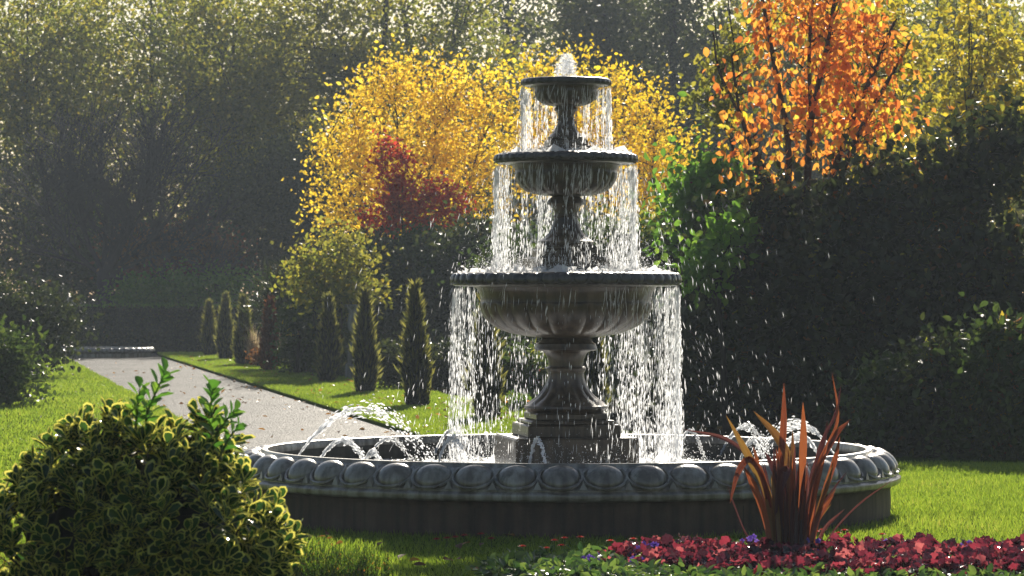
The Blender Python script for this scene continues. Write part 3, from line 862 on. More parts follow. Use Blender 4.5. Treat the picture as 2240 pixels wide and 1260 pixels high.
def plant(name, label, cat, d, ells, n, per, cr, leaf, mat, tmpl=KITE, stems=(), bark=None, group=None, droop=0.0, limbs=24,
          seed=1, wid=.62, shell=.75, base=None, limb_r=.05, extra=None, depth=.8, crown='crown', trunk='trunk', up=.35, side=5, zmin=.12):
    """tree or shrub. ells: (px, py, rx, ry[, dd]) in photo pixels at depth d. Leaves in clumps through the crown,
    limbs running from the stems to the clumps."""
    r = np.random.default_rng(seed)
    E = []
    for e in ells:
        dd = e[4] if len(e) > 4 else 0.0
        c = W(e[0], e[1], d + dd)
        rx, ry = e[2] / F * d, e[3] / F * d
        E.append((c, (rx, rx * depth, ry)))
    bx = base if base is not None else ells[0][0]
    b0 = np.array([X(bx, d), d, -.05])
    root = empty(name, b0, label, cat, group)
    cc, cd = ell_pts(r, E, n, shell)
    k = cc[:, 2] > zmin
    cc, cd = cc[k], cd[k]; n = len(cc)
    csz = cr * r.lognormal(0, .35, n)
    cnt = np.maximum(3, (per * (csz / cr) ** 1.5 * r.uniform(.6, 1.4, n))).astype(int)
    ci = np.repeat(np.arange(n), cnt); m_ = len(ci)
    P = cc[ci] + r.normal(0, 1, (m_, 3)) * csz[ci][:, None] * np.array([.62, .62, .45])
    P[:, 2] = np.maximum(P[:, 2], zmin * .6)
    A = r.normal(0, 1, (m_, 3)) + cd[ci] * .5
    A[:, 2] -= droop
    N = r.normal(0, 1, (m_, 3)); N[:, 2] += up
    L = leaf * np.minimum(1.45, r.lognormal(0, .22, m_))
    tone = np.clip(np.repeat(r.random(n), cnt) * .55 + r.random(m_) * .45, 0, 1)
    cloud(crown, P, A, N, L, L * wid, tmpl, mat, root, rnd=tone)
    if extra:      # a second leaf colour through the same crown
        for (em, en, el) in extra:
            q, qd = ell_pts(r, E, en, .3)
            q = q[q[:, 2] > zmin]; qd = r.normal(0, 1, (len(q), 3)); qd[:, 2] -= droop
            cloud('scattered_leaves', q, qd, r.normal(0, 1, (len(q), 3)), el * r.lognormal(0, .25, len(q)), el * wid, tmpl, em, root, rs=r)
    # stems and limbs
    mb = MB()
    spts = []
    if not stems:
        top = E[0][0] + np.array([0, 0, E[0][1][2] * .45])
        stems = [([tuple(b0), tuple(b0 * [1, 1, 0] + (top - b0) * [.35, .2, .5] + [0, 0, 0]), tuple(top)], limb_r * 2.2, limb_r * .5)]
        stems = [('w', *stems[0])]
    for st in stems:
        if st[0] == 'w':
            pts = catmull(st[1], 12); r0, r1 = st[2], st[3]
        else:
            path, r0, r1 = st[0], st[1], st[2]
            dd = st[3] if len(st) > 3 else 0.0
            pts = [W(x, y, d + dd) for x, y in path]
            pts = catmull(pts, 6 * len(path))
        mb.tube(pts, np.linspace(r0, r1, len(pts)), side + 1)
        spts.append(pts)
    sp = np.concatenate(spts)
    if n and limbs:
        pick = r.choice(n, min(limbs, n), replace=False)
        for i in pick:
            t = cc[i]
            dist = np.linalg.norm((sp - t) * np.array([1, 1, 1.0]), axis=1) + np.maximum(0, sp[:, 2] - t[2] + .1) * 4
            s = sp[np.argsort(dist)[r.integers(0, max(1, min(5, len(sp))))]]
            mid = (s + t) / 2 + r.normal(0, .12, 3) * np.linalg.norm(t - s) + np.array([0, 0, .08 * np.linalg.norm(t - s)])
            q = bez(s, mid, t, 7)
            mb.tube(q, np.linspace(limb_r * .7, limb_r * .16, 7), 4, cap=False)
    mb.build(trunk, bark or M['bark'], root, sharp=60)
    return root

# ---- the wood behind: broadleaf trees and dark tall trees
G_WOOD = 'tall trees of the wood behind the garden'
def back(label, px, d, ells, n, per, mat, seed, cr=.62, leaf=.17, **kw):
    return plant('broadleaf_tree', label, 'tree', d, ells, n, per, cr, leaf, mat, seed=seed, group=G_WOOD, base=px, limbs=46, limb_r=.055, shell=.9, **kw)
back('hazy yellow green tree at the far left behind the dark bare branches', 330, 104, [(330, 110, 170, 210), (220, 330, 150, 190)], 300, 37, M['olive'], 101)
back('tall lime tinted tree left of the yellow trees, tallest of the left wood', 520, 100, [(510, 120, 170, 190), (560, 330, 140, 170), (440, 330, 120, 150)], 430, 40, M['olive'], 102)
back('loose lime tree with sky between its branches, above the yellow trees', 745, 98, [(720, 60, 150, 130), (660, 260, 120, 200), (800, 170, 90, 80)], 250, 36, M['lime'], 103,
     stems=[([(830, 700), (835, 300), (845, 0)], .16, .08), ([(835, 330), (800, 160), (740, 80), (700, 20)], .07, .03), ([(838, 250), (780, 150), (680, 110)], .05, .02)])
back('olive tree with crooked dark limbs behind the left yellow tree', 960, 101, [(960, 40, 150, 110), (900, 210, 140, 140), (1040, 170, 100, 110)], 230, 33, M['olive'], 104,
     stems=[([(900, 700), (905, 300), (895, 110), (880, 10)], .17, .07), ([(905, 190), (960, 130), (1020, 60)], .06, .02), ([(900, 150), (840, 60), (800, 20)], .06, .02)])
back('thin crowned green tree over the gap behind the top bowl', 1120, 108, [(1110, 20, 110, 100), (1150, 210, 120, 130)], 140, 32, M['conifer'], 105)
back('dark tall tree right of the bubbling water head', 1330, 100, [(1320, 60, 105, 150), (1350, 260, 110, 160)], 330, 37, M['conifer'], 106,
     stems=[([(1335, 700), (1335, 300), (1322, -60)], .17, .10)])
back('dark olive tree at the right of the wood before the orange tree', 1500, 97, [(1490, 130, 110, 190), (1560, 330, 120, 170), (1440, 330, 100, 140)], 390, 37, M['conifer'], 107,
     stems=[([(1480, 700), (1475, 300), (1470, -60)], .17, .10)])
back('hazy olive tree in the wood behind the orange leaved tree', 1740, 99, [(1720, 80, 150, 200), (1760, 330, 150, 180)], 330, 37, M['olive'], 108)
back('olive tree in the wood at the far right edge', 2070, 98, [(2050, 90, 180, 200), (2110, 330, 160, 180)], 330, 37, M['olive'], 109)
back('yellow green tree in the wood at the far left edge', 60, 101, [(60, 90, 170, 210), (90, 330, 160, 190)], 330, 37, M['olive'], 110)

for px_, lb_, sd_ in ((-260, 'olive tree in the wood beyond the left edge of the view', 111), (-560, 'olive tree in the wood well beyond the left edge of the view', 112), (-900, 'olive tree at the left end of the wood', 114),
                      (2430, 'olive tree in the wood beyond the right edge of the view', 113), (2760, 'olive tree at the right end of the wood', 115)):
    back(lb_, px_, 100, [(px_, 90, 190, 210), (px_ + 40, 330, 180, 190), (px_ - 60, 500, 190, 150)], 460, 56, M['olive'], sd_)
for i, (px, top, w_, mt, lb) in enumerate(((120, -60, 190, 'olive', 'deep wood tree behind the left border shrubs'), (430, -40, 170, 'conifer', 'deep wood tree behind the lime tinted tree at left'),
        (590, 40, 130, 'conifer', 'deep wood tree low behind the hedge end of the border'), (900, 150, 150, 'conifer', 'deep wood tree behind the top of the bright yellow tree'),
        (1090, 190, 120, 'conifer', 'deep wood tree low behind the top bowl'), (1340, -40, 150, 'conifer', 'deep wood tree behind the dark tall tree'), (1560, 40, 150, 'conifer', 'deep wood tree behind the thin yellow sapling'),
        (1760, -60, 170, 'olive', 'deep wood tree behind the orange leaved tree'), (1990, -60, 180, 'olive', 'deep wood tree right of the orange leaved tree'), (2190, -60, 150, 'olive', 'deep wood tree at the far right edge'))):
    h = (640 - top) / 2
    back(lb, px, 119, [(px, top + h * .62, w_, h * .62), (px + 30, top + h * 1.35, w_ * 1.1, h * .6)], 330, 30, M[mt], 130 + i)

# ---- great bare-branched tree at left
def bare_tree():
    d = 87
    base = np.array([X(222, d), d, 0])
    root = empty('bare_tree', base, 'leafless dark purplish tree fanning fine twigs across the left of the wood', 'tree')
    r = random.Random(4)
    mb, tw = MB(), MB()
    def grow(p, dr, ln, rad, lv):
        n = 6
        pts = [np.array(p)]
        v = np.array(dr, dtype=float)
        for i in range(n):
            v = v + np.array([r.gauss(0, .10), r.gauss(0, .10), r.gauss(.02, .09)])
            v /= np.linalg.norm(v)
            pts.append(pts[-1] + v * ln / n)
        rr = np.linspace(rad, rad * .5, n + 1)
        (mb if lv < 3 else tw).tube(pts, rr, 6 if lv < 2 else 3, cap=False)
        if lv >= 5: return
        k = (4, 6, 6, 5, 4)[lv]
        for i in range(k):
            t = .25 + .75 * (i + r.random()) / k
            q = pts[min(n, int(t * n))]
            dirv = v * .9 + np.array([r.gauss(0, .45), r.gauss(0, .4), r.gauss(.12, .38)])
            dirv /= np.linalg.norm(dirv)
            grow(q, dirv, ln * r.uniform(.5, .72), max(.009, rad * .48), lv + 1)
    mb.tube([base, base + (.1, 0, 1.2), base + (.05, 0, 2.0)], [.26, .2, .18], 9)
    top = base + np.array([.05, 0, 1.9])
    for (dx, dz, ln, rad) in ((.95, .62, 2.7, .085), (.8, 1.0, 2.9, .095), (.45, 1.1, 2.8, .09), (1.0, .18, 2.6, .08), (1.0, -.02, 2.3, .07), (-.5, 1.0, 2.6, .085), (-.9, .6, 2.5, .075), (.1, 1.1, 2.9, .09)):
        v = np.array([dx, r.gauss(0, .25), dz]); v /= np.linalg.norm(v)
        grow(top, v, ln, rad, 1)
    mb.build('trunk', M['twig'], root, sharp=80)
    tw.build('twigs', M['twig'], root, sharp=None, smooth=False)
bare_tree()

# ---- understorey between the wood and the garden
def bush(label, px, d, ells, n, per, mat, seed, cr=.28, leaf=.09, name='shrub', cat='shrub', **kw):
    kw.setdefault('limbs', 14); kw.setdefault('limb_r', .022)
    kw.setdefault('shell', .95)
    return plant(name, label, cat, d, ells, n, per, cr * 1.3, leaf, mat, seed=seed, base=px, trunk='stems', crown='foliage', **kw)
U = 92
bush('shadowy shrub mass behind the hedge under the bare branches', 330, U, [(330, 590, 190, 110), (180, 560, 150, 140)], 420, 34, M['mid'], 201, cr=.4, leaf=.13)
bush('rust tinged shrub glowing low behind the hedge', 400, U - 4, [(400, 560, 120, 52), (320, 550, 70, 42)], 170, 30, M['rust'], 202, cr=.32, leaf=.12, zmin=1.6)
bush('dark shrub mass at the left of the lime trees', 560, U, [(560, 500, 150, 160), (640, 440, 110, 140)], 480, 34, M['conifer'], 203, cr=.42, leaf=.13)
bush('dark tall shrub behind the left yellow tree', 830, U, [(820, 500, 170, 150), (1000, 480, 150, 150)], 480, 34, M['conifer'], 204, cr=.42, leaf=.13)
bush('dark shrub mass behind the fountain pedestals', 1210, U, [(1200, 480, 170, 190), (1370, 470, 150, 180)], 460, 34, M['conifer'], 205, cr=.42, leaf=.13)
bush('dark shrub mass behind the orange leaved tree', 1690, U, [(1620, 470, 190, 200), (1860, 460, 200, 200)], 520, 34, M['conifer'], 206, cr=.42, leaf=.13)
bush('dark shrub mass at the far left end of the hedge', 40, U, [(30, 520, 200, 180)], 330, 34, M['conifer'], 207, cr=.42, leaf=.13)
bush('rounded dark green shrub top showing just over the hedge', 480, 86, [(470, 640, 120, 42), (350, 645, 110, 34)], 180, 34, M['fresh'], 208, cr=.26, leaf=.1)

# ---- clipped hedge across the end of the path
hd = 82.5
hg = empty('hedge', (X(300, hd), hd, 0), 'long clipped dark hedge closing off the far end of the path', 'hedge')
hx0, hx1, hz = X(-900, hd), X(720, hd), EYE - (671 - HOR) / F * hd
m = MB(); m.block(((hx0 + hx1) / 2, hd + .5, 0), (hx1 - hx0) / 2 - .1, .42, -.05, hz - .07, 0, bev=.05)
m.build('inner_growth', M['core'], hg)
r = np.random.default_rng(61)
n = 36000
P = np.stack([r.uniform(hx0, hx1, n), hd + .02 + r.random(n) * .08, r.uniform(0, hz, n)], 1)
tp = r.random(n) < .25
P[tp, 1] = hd + r.random(tp.sum()) * 1.0; P[tp, 2] = hz - .05 + r.normal(0, .025, tp.sum()) + .02 * np.sin(P[tp, 0] * 3)
cloud('foliage', P, r.normal(0, 1, (n, 3)) + np.array([0, -.4, .3]), r.normal(0, 1, (n, 3)), r.uniform(.05, .09, n), r.uniform(.03, .05, n), KITE, M['dark'], hg, rs=r)
n = 5000
P = np.stack([r.uniform(hx0, hx1, n), hd + r.random(n), hz - .03 + .02 * np.sin(r.random(n) * 40)], 1)
cloud('lit_fringe', P, r.normal(0, .5, (n, 3)) + np.array([0, 0, 1.0]), r.normal(0, 1, (n, 3)), r.uniform(.06, .13, n), .022, KITE, M['fresh'], hg, rs=r)  # sunlit fringe of the hedge top, painted in with brighter green leaves

# ---- yellow and red trees in the middle
def stemset(pairs, r0=.035, r1=.012):
    return [(p, r0, r1) for p in pairs]
plant('yellow_tree', 'bright yellow many stemmed tree left of the fountain', 'tree', 69,
      [(880, 285, 155, 125), (770, 370, 92, 130), (1010, 300, 110, 125), (830, 190, 70, 55), (930, 420, 150, 85), (730, 450, 50, 60), (1060, 210, 65, 70), (1080, 420, 70, 80), (760, 300, 60, 80), (880, 160, 60, 30), (980, 190, 60, 60)], 560, 20, .33, .088, M['yellow'], OVATE,
      stems=stemset([[(800, 760), (770, 520), (735, 380), (715, 300)], [(805, 760), (795, 520), (790, 400), (775, 260)], [(810, 760), (850, 480), (870, 300), (860, 190)], [(820, 760), (900, 500), (950, 330), (945, 180)], [(830, 760), (960, 540), (1030, 380), (1070, 240)], [(810, 760), (835, 500), (905, 360), (990, 230)]]),
      limbs=130, limb_r=.024, seed=301, bark=M['redbark'], group='golden autumn trees beyond the fountain', shell=.95)
plant('yellow_tree', 'amber yellow tree behind and right of the fountain', 'tree', 71,
      [(1330, 270, 110, 130), (1180, 190, 65, 75), (1440, 290, 80, 105), (1240, 330, 120, 110), (1400, 420, 120, 90), (1500, 370, 62, 75), (1260, 150, 50, 40), (1150, 330, 60, 100), (1480, 430, 80, 60)], 480, 20, .33, .092, M['amber'], OVATE,
      stems=stemset([[(1330, 760), (1250, 480), (1190, 280), (1170, 150)], [(1335, 760), (1330, 480), (1330, 300), (1320, 160)], [(1340, 760), (1400, 480), (1430, 340), (1440, 220)], [(1345, 760), (1440, 500), (1500, 400), (1540, 330)], [(1330, 760), (1280, 450), (1260, 260), (1270, 140)]]),
      limbs=110, limb_r=.024, seed=302, bark=M['redbark'], group='golden autumn trees beyond the fountain', shell=.95)
plant('red_shrub', 'crimson leaved shrub in front of the bright yellow tree', 'shrub', 65,
      [(860, 390, 38, 75), (830, 330, 14, 50), (920, 460, 72, 48), (850, 470, 60, 45), (980, 450, 55, 40), (895, 345, 26, 24), (850, 350, 36, 55), (900, 420, 60, 40)], 250, 12, .16, .085, M['crimson'], OVATE,
      stems=stemset([[(890, 780), (870, 520), (850, 400), (825, 290)], [(895, 780), (900, 520), (920, 430), (950, 400)], [(890, 780), (880, 480), (885, 380), (900, 330)]], .02, .006), limbs=40, limb_r=.01, seed=303, bark=M['redbark'], zmin=.3, shell=.95)

# ---- shrubs of the border behind the cypresses
bush('tall light green shrub with yellowing leaves at the left of the border', 700, 59, [(690, 590, 42, 38), (655, 620, 40, 26), (730, 640, 70, 30)], 130, 10, M['olive'], 401, cr=.2, leaf=.10, tmpl=OVATE)
bush('big dark green shrub below the crimson shrub', 880, 63.5, [(870, 610, 115, 80), (940, 570, 100, 60), (830, 690, 120, 85), (790, 640, 70, 60)], 500, 24, M['mid'], 402, cr=.24, leaf=.10, tmpl=OVATE, extra=[(M['olive'], 700, .10), (M['dark'], 2500, .1)])
bush('yellowing green shrub lit from behind, below the left of the bright yellow tree', 745, 59.5, [(745, 530, 40, 26), (775, 575, 50, 34), (700, 590, 36, 18), (800, 640, 50, 30), (665, 620, 46, 12), (730, 640, 50, 24)], 130, 10, M['lime'], 420, cr=.2, leaf=.10, tmpl=OVATE)
bush('dark shrub behind the fountain at the left of the lowest bowl', 1010, 62, [(1010, 640, 110, 115), (1060, 530, 60, 60), (960, 720, 110, 90)], 460, 24, M['dark'], 403, cr=.24, leaf=.10, tmpl=OVATE, extra=[(M['mid'], 2200, .1)])
bush('dark shrub filling the border behind the pedestal', 1200, 58, [(1180, 640, 120, 130), (1290, 620, 100, 150)], 420, 32, M['mid'], 404, cr=.24, leaf=.09, tmpl=OVATE)
bush('shaggy spiky leaved shrub between the red brown cypress and the border', 640, 66, [(640, 660, 55, 62)], 90, 26, M['dark'], 405, cr=.2, leaf=.3, wid=.08, droop=-.8)
bush('small glossy shrub below the stone urn', 645, 62, [(640, 770, 34, 38), (690, 775, 40, 38)], 110, 30, M['mid'], 406, cr=.12, leaf=.07)
bush('loose sunlit shrub beside the red brown cypress', 650, 61.5, [(660, 700, 52, 42), (700, 690, 45, 40)], 120, 24, M['mid'], 407, cr=.14, leaf=.08, extra=[(M['yellow'], 40, .12)])
bush('low dark shrub between the two middle cypresses', 762, 59.5, [(762, 770, 40, 60)], 80, 24, M['mid'], 408, cr=.15, leaf=.07)
bush('low clipped dark shrub behind the tall cypress', 960, 53, [(960, 800, 75, 42), (860, 800, 45, 40)], 220, 30, M['dark'], 409, cr=.14, leaf=.07)
bush('low orange tinged plant by the red brown cypress', 565, 67, [(568, 782, 18, 10), (575, 790, 14, 8)], 24, 24, M['rust'], 410, cr=.08, leaf=.07)
bush('mixed flowering plants lit yellow green left of the pedestal', 1150, 46.5, [(1130, 815, 60, 50), (1170, 850, 50, 40)], 130, 26, M['mid'], 411, cr=.13, leaf=.075, extra=[(M['yellow'], 90, .05), (M['crimson'], 60, .05), (M['white'], 70, .04)])
bush('grey green border plant right of the pedestal', 1400, 45, [(1390, 790, 70, 80), (1470, 800, 60, 90)], 230, 28, M['mid'], 412, cr=.15, leaf=.08, extra=[(M['olive'], 140, .07), (M['white'], 60, .04)])
bush('low orange flowering plant at the foot of the pedestal', 1120, 43.5, [(1120, 885, 42, 16), (1180, 892, 30, 14)], 46, 22, M['hebe'], 413, cr=.08, leaf=.05, extra=[(M['orange'], 80, .05)])

def sword(name, label, cat, px, d, n, ht, spread, wd, mat, seed, base_z=GZ):
    r = np.random.default_rng(seed)
    root = empty(name, (X(px, d), d, base_z), label, cat)
    m = MB()
    for i in range(n):
        a = r.uniform(0, 6.28); s = r.random() ** .6 * spread; h = ht * r.uniform(.6, 1.05)
        b = np.array([X(px, d), d, base_z]); o_ = np.array([math.cos(a), math.sin(a), 0])
        p = bez(b + o_ * .04, b + o_ * s * .35 + (0, 0, h * .7), b + o_ * s + (0, 0, h * (1 - .35 * s / max(spread, .01))), 7)
        w = wd * np.array([.6, .9, 1, .9, .7, .4, .04])
        t = np.array([-o_[1], o_[0], 0])
        v = np.concatenate([p + t * w[:, None], p - t * w[:, None]])
        m.add(v, [(q, q + 1, 7 + q + 1, 7 + q) for q in range(6)])
    o = m.build('leaves', mat, root, sharp=None)
    a_ = o.data.attributes.new('rnd', 'FLOAT', 'POINT')
    a_.data.foreach_set('value', np.repeat(r.random(n), 14).astype(np.float32))
    return root
sword('sword_leaved_plant', 'yellow green sword leaved plant glimpsed behind the pedestal collar', 'plant', 1162, 47.5, 46, 1.05, .42, .018, M['spiky'], 421)
sword('ornamental_grass', 'pinkish dry ornamental grass left of the red brown cypress', 'ornamental grass', 556, 68, 150, .95, .45, .008, M['pinkgrass'], 422)
sword('ornamental_grass', 'pale dry ornamental grass behind the loose sunlit shrub', 'ornamental grass', 610, 67, 110, .8, .4, .008, M['pinkgrass'], 423)

# stone urn on the border, and a taller urn on a pedestal
d = 63
u = empty('stone_urn', (X(668, d), d, 0), 'low broad stone planter urn among the shrubs beside the path', 'urn')
k = d / F
m = MB(); cz = (X(668, d), d, 0)
zz = lambda y: EYE - (y - HOR) * k
m.lathe([(14 * k, -.06), (14 * k, zz(800)), (10 * k, zz(796)), (8 * k, zz(788)), (16 * k, zz(778)), (24 * k, zz(765)), (27 * k, zz(748)), (31 * k, zz(742)), (32 * k, zz(736)), (28 * k, zz(736)), (24 * k, zz(744)), (.01, zz(746))], 28, cz)
m.build('bowl', M['urn'], u)
r = np.random.default_rng(5); n = 500
P = np.stack([cz[0] + r.normal(0, 11, n) * k, cz[1] + r.normal(0, 9, n) * k, zz(738) + np.abs(r.normal(0, 3.5, n)) * k], 1)
cloud('foliage', P, r.normal(0, 1, (n, 3)) + (0, 0, .6), r.normal(0, 1, (n, 3)), .06, .035, KITE, M['mid'], u, rs=r)
d = 58.5; k = d / F; cz = (X(776, d), d, 0)
u = empty('pedestal_urn', cz, 'tall pale stone urn on a square pedestal between the two middle cypresses', 'urn')
m = MB()
m.block(cz, 20 * k, 20 * k, -.06, zz(795), 0, bev=.02); m.block(cz, 15 * k, 15 * k, zz(795) - .004, zz(760), 0, bev=.01); m.block(cz, 19 * k, 19 * k, zz(760) - .004, zz(755), 0, bev=.008)
m.build('pedestal', M['urn'], u, sharp=30)
m = MB()
m.lathe([(12 * k, zz(755) - .003), (11 * k, zz(750)), (5 * k, zz(744)), (5 * k, zz(738)), (10 * k, zz(730)), (16 * k, zz(716)), (16 * k, zz(700)), (13 * k, zz(686)), (14 * k, zz(678)), (21 * k, zz(670)), (22 * k, zz(666)), (18 * k, zz(666)), (12 * k, zz(676)), (.01, zz(680))], 32, cz)
m.build('vase', M['urn'], u)

# ---- cypresses along the path
def cypress(label, px, base_y, top_y, half, seed, mat, tip):
    d = F * (EYE - GZ) / (base_y - HOR)
    r = np.random.default_rng(seed)
    k = d / F
    H = (base_y - top_y) * k; Rm = half * k
    c = np.array([X(px, d), d, GZ])
    root = empty('cypress', c, label, 'cypress tree', 'columnar cypresses along the lawn')
    prof = lambda t: Rm * np.where(t < .28, .70 + 1.07 * t * np.ones_like(t), np.clip(1.0 - (np.maximum(t - .28, 0) / .72) ** 1.12, .05, 1)) * (1 + .09 * np.sin(t * 23 + seed))
    lumpy = lambda t, a: 1 + .13 * np.sin(3 * a + 9 * t + seed) + .10 * np.sin(5 * a - 17 * t + 2 * seed)
    wob = lambda t: np.stack([.05 * Rm * np.sin(5 * t + seed), .05 * Rm * np.cos(4 * t + seed), np.zeros_like(t)], -1)
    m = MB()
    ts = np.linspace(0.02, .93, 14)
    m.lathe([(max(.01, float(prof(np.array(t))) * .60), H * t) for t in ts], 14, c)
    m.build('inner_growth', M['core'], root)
    n = 9500
    t = r.random(n) ** 1.15
    a = r.uniform(0, 6.28, n)
    q = prof(t) * (.68 + .34 * r.random(n)) * lumpy(t, a)
    rad = np.stack([np.cos(a), np.sin(a), np.zeros(n)], 1)
    P = c + rad * q[:, None] + wob(t); P[:, 2] += t * H
    A = rad * r.uniform(.15, .7, n)[:, None] + np.array([0, 0, 1]) + r.normal(0, .22, (n, 3))
    L = r.uniform(.035, .08, n)
    cloud('crown', P, A, r.normal(0, 1, (n, 3)), L, L * .3, KITE, mat, root, rs=r)
    n = 1000
    t = np.clip(r.random(n) ** .8, 0, 1); a = r.uniform(0, 6.28, n)
    rad = np.stack([np.cos(a), np.sin(a), np.zeros(n)], 1)
    P = c + rad * (prof(t) * r.uniform(.88, 1.22, n) * lumpy(t, a))[:, None] + wob(t); P[:, 2] += t * H
    A = rad * r.uniform(.1, 1.0, n)[:, None] + np.array([0, 0, 1.0])
    L = r.uniform(.06, .19, n)
    cloud('foliage', P, A, r.normal(0, 1, (n, 3)), L, L * .2, KITE, tip, root, rs=r)
    m = MB(); m.tube([c - (0, 0, .05), c + (0, 0, .3)], [.05, .045], 8)
    m.build('trunk', M['bark'], root)
Y, YT = M['yew'], M['yewtip']
cypress('slim green cypress at the far end of the row, nearest the hedge', 458, 779, 664, 14, 1, Y, YT)
cypress('green cypress second from the hedge end of the row', 493, 787, 648, 16, 2, Y, YT)
cypress('green cypress just left of the red brown cypress', 533, 800, 652, 18, 3, Y, YT)
cypress('red brown cypress in the row of green ones', 590, 812, 660, 17, 4, M['redyew'], M['redyew'])
cypress('green cypress just right of the red brown cypress', 719, 838, 652, 22, 5, Y, YT)
cypress('green cypress just right of the pale pedestal urn', 799, 861, 640, 23, 6, Y, YT)
cypress('tall green cypress standing clear on the lawn left of the water curtain', 909, 889, 628, 27, 7, Y, YT)
cypress('dark cypress seen through the left side of the lowest water curtain', 1063, 916, 640, 30, 8, Y, YT)
cypress('dark cypress half hidden behind the lower pedestal of the fountain', 1292, 948, 660, 32, 9, Y, YT)

# ---- far small pool at the path's end
d = 78.5; k = d / F; cz = (X(233, d), d, -.042)
p = empty('small_pool', cz, 'low round stone pool at the far end of the path before the hedge', 'stone pool')
m = MB()
zz = lambda y: EYE - (y - HOR) * k
m.lathe([(96 * k, 0), (96 * k, .09), (104 * k, .13), (107 * k, .15), (106 * k, .17), (100 * k, .215), (92 * k, .235), (86 * k, .232), (84 * k, .10)], 64, cz)
egg_ring(m, cz, 95 * k, .232, 106 * k, .17, 36, .085, .06, .025, dart=False)
m.build('carved_rim', M['basin'], p)
m = MB(); m.lathe([(84.5 * k, .18), (.01, .18)], 48, cz); m.build('water', M['water'], p)

# ---- right hand side: dark shrubs, orange tree, lime tree, green shrub
G_D = 'dark evergreen shrubs banked behind the right of the pool'
xb = [(M['rust'], 520, .10), (M['olive'], 620, .10), (M['mid'], 700, .10)]
def dshrub(label, px, d, ells, n, seed, **kw):
    return bush(label, px, d, ells, int(n * .8), 18, M['dark'], seed, cr=.22, leaf=.11, tmpl=OVATE, group=G_D, **kw)
dshrub('dark shrub right of the water curtain with scattered brown leaves', 1560, 39.5, [(1550, 650, 80, 90), (1600, 740, 80, 90), (1530, 790, 80, 90), (1560, 890, 110, 70)], 480, 501, extra=xb)
dshrub('dark evergreen shrub with white berries beneath the orange tree', 1720, 38.5, [(1690, 500, 70, 95), (1770, 470, 50, 55), (1720, 590, 110, 90), (1640, 640, 70, 80), (1790, 700, 100, 130), (1690, 800, 110, 90), (1740, 900, 130, 60)], 800, 502, extra=xb + [(M['white'], 130, .028)])
dshrub('broad dark shrub below the lime leaved tree at the right', 1900, 37.5, [(1880, 440, 66, 66), (1950, 470, 80, 100), (1860, 560, 90, 80), (1960, 650, 110, 120), (1860, 740, 90, 110), (1930, 860, 140, 100)], 850, 503, extra=xb + [(M['white'], 60, .028)])
dshrub('dark shrub at the far right edge of the view', 2150, 37, [(2070, 420, 90, 110), (2190, 350, 80, 110), (2080, 590, 110, 110), (2200, 640, 110, 150), (2090, 780, 110, 120), (2160, 890, 160, 90)], 820, 504, extra=xb)
bush('shady shrub behind the right half of the water curtain', 1420, 44, [(1420, 660, 90, 130), (1370, 560, 60, 70), (1470, 560, 60, 60)], 300, 22, M['mid'], 505, cr=.2, leaf=.085, tmpl=OVATE, extra=[(M['olive'], 500, .08)])
bush('lime green shrub glowing between the amber tree and the water curtain', 1480, 46, [(1480, 500, 50, 50), (1440, 540, 40, 45), (1520, 470, 36, 40)], 120, 16, M['lime'], 507, cr=.18, leaf=.10, tmpl=OVATE)
bush('small lit green shrub in front of the dark shrubs, right of the lowest bowl', 1590, 37.5, [(1560, 560, 34, 30), (1600, 500, 34, 34), (1530, 600, 26, 26)], 70, 9, M['fresh'], 508, cr=.14, leaf=.11, tmpl=OVATE, droop=.6, zmin=.8)
bush('bright green big leaved shrub catching the sun right of the curtain', 1550, 41.5, [(1545, 440, 50, 70), (1570, 520, 42, 55), (1510, 530, 34, 40), (1560, 390, 26, 30)], 170, 20, M['fresh'], 506, cr=.15, leaf=.125, tmpl=OVATE, droop=.8, extra=[(M['crimson'], 14, .12)])
plant('orange_tree', 'orange leaved tree with dark upswept stems at the upper right', 'tree', 38.5,
      [(1750, 110, 110, 150), (1690, 40, 60, 90), (1830, 40, 85, 100), (1650, 300, 70, 95), (1830, 230, 85, 75), (1690, 400, 55, 55), (1630, 210, 50, 45), (1900, 270, 70, 60), (1790, 290, 80, 55), (1910, 120, 80, 120), (1940, 260, 60, 60), (1850, 330, 60, 30)], 420, 4.6, .21, .092, M['orange'], OVATE,
      stems=[([(1700, 900), (1690, 560), (1670, 400), (1620, 250), (1600, 120)], .05, .012), ([(1705, 900), (1715, 520), (1725, 330), (1690, 120), (1660, -40)], .055, .02), ([(1715, 900), (1760, 480), (1775, 260), (1810, 100), (1830, -40)], .055, .02),
             ([(1720, 900), (1790, 500), (1850, 300), (1910, 160), (1960, 40)], .05, .018), ([(1735, 900), (1800, 520), (1870, 310), (1935, 190), (1990, 90)], .045, .018), ([(1700, 900), (1700, 480), (1640, 300), (1575, 160), (1560, 70)], .035, .01), ([(1775, 260), (1770, 120), (1780, -30)], .03, .015)],
      limbs=150, limb_r=.013, extra=[(M['yellow'], 260, .085), (M['amberlime'], 260, .085)], seed=511, droop=1.5, wid=.66, up=.1, bark=M['redbark'], zmin=2.5, shell=.95)
plant('lime_tree', 'yellow green tree behind the orange tree at the right', 'tree', 47,
      [(1890, 90, 95, 150), (1900, 280, 90, 90), (1960, 180, 90, 130), (1800, 40, 80, 80)], 330, 8, .22, .105, M['amberlime'], OVATE, limbs=40, limb_r=.025, seed=512, droop=.6, base=1900, zmin=2.4)
plant('lime_tree', 'yellow green tree at the far upper right edge', 'tree', 50,
      [(2120, 110, 110, 160), (2090, 300, 110, 90), (2190, 200, 90, 140)], 330, 8, .22, .105, M['amberlime'], OVATE, limbs=40, limb_r=.025, seed=513, droop=.6, base=2120, zmin=2.4)
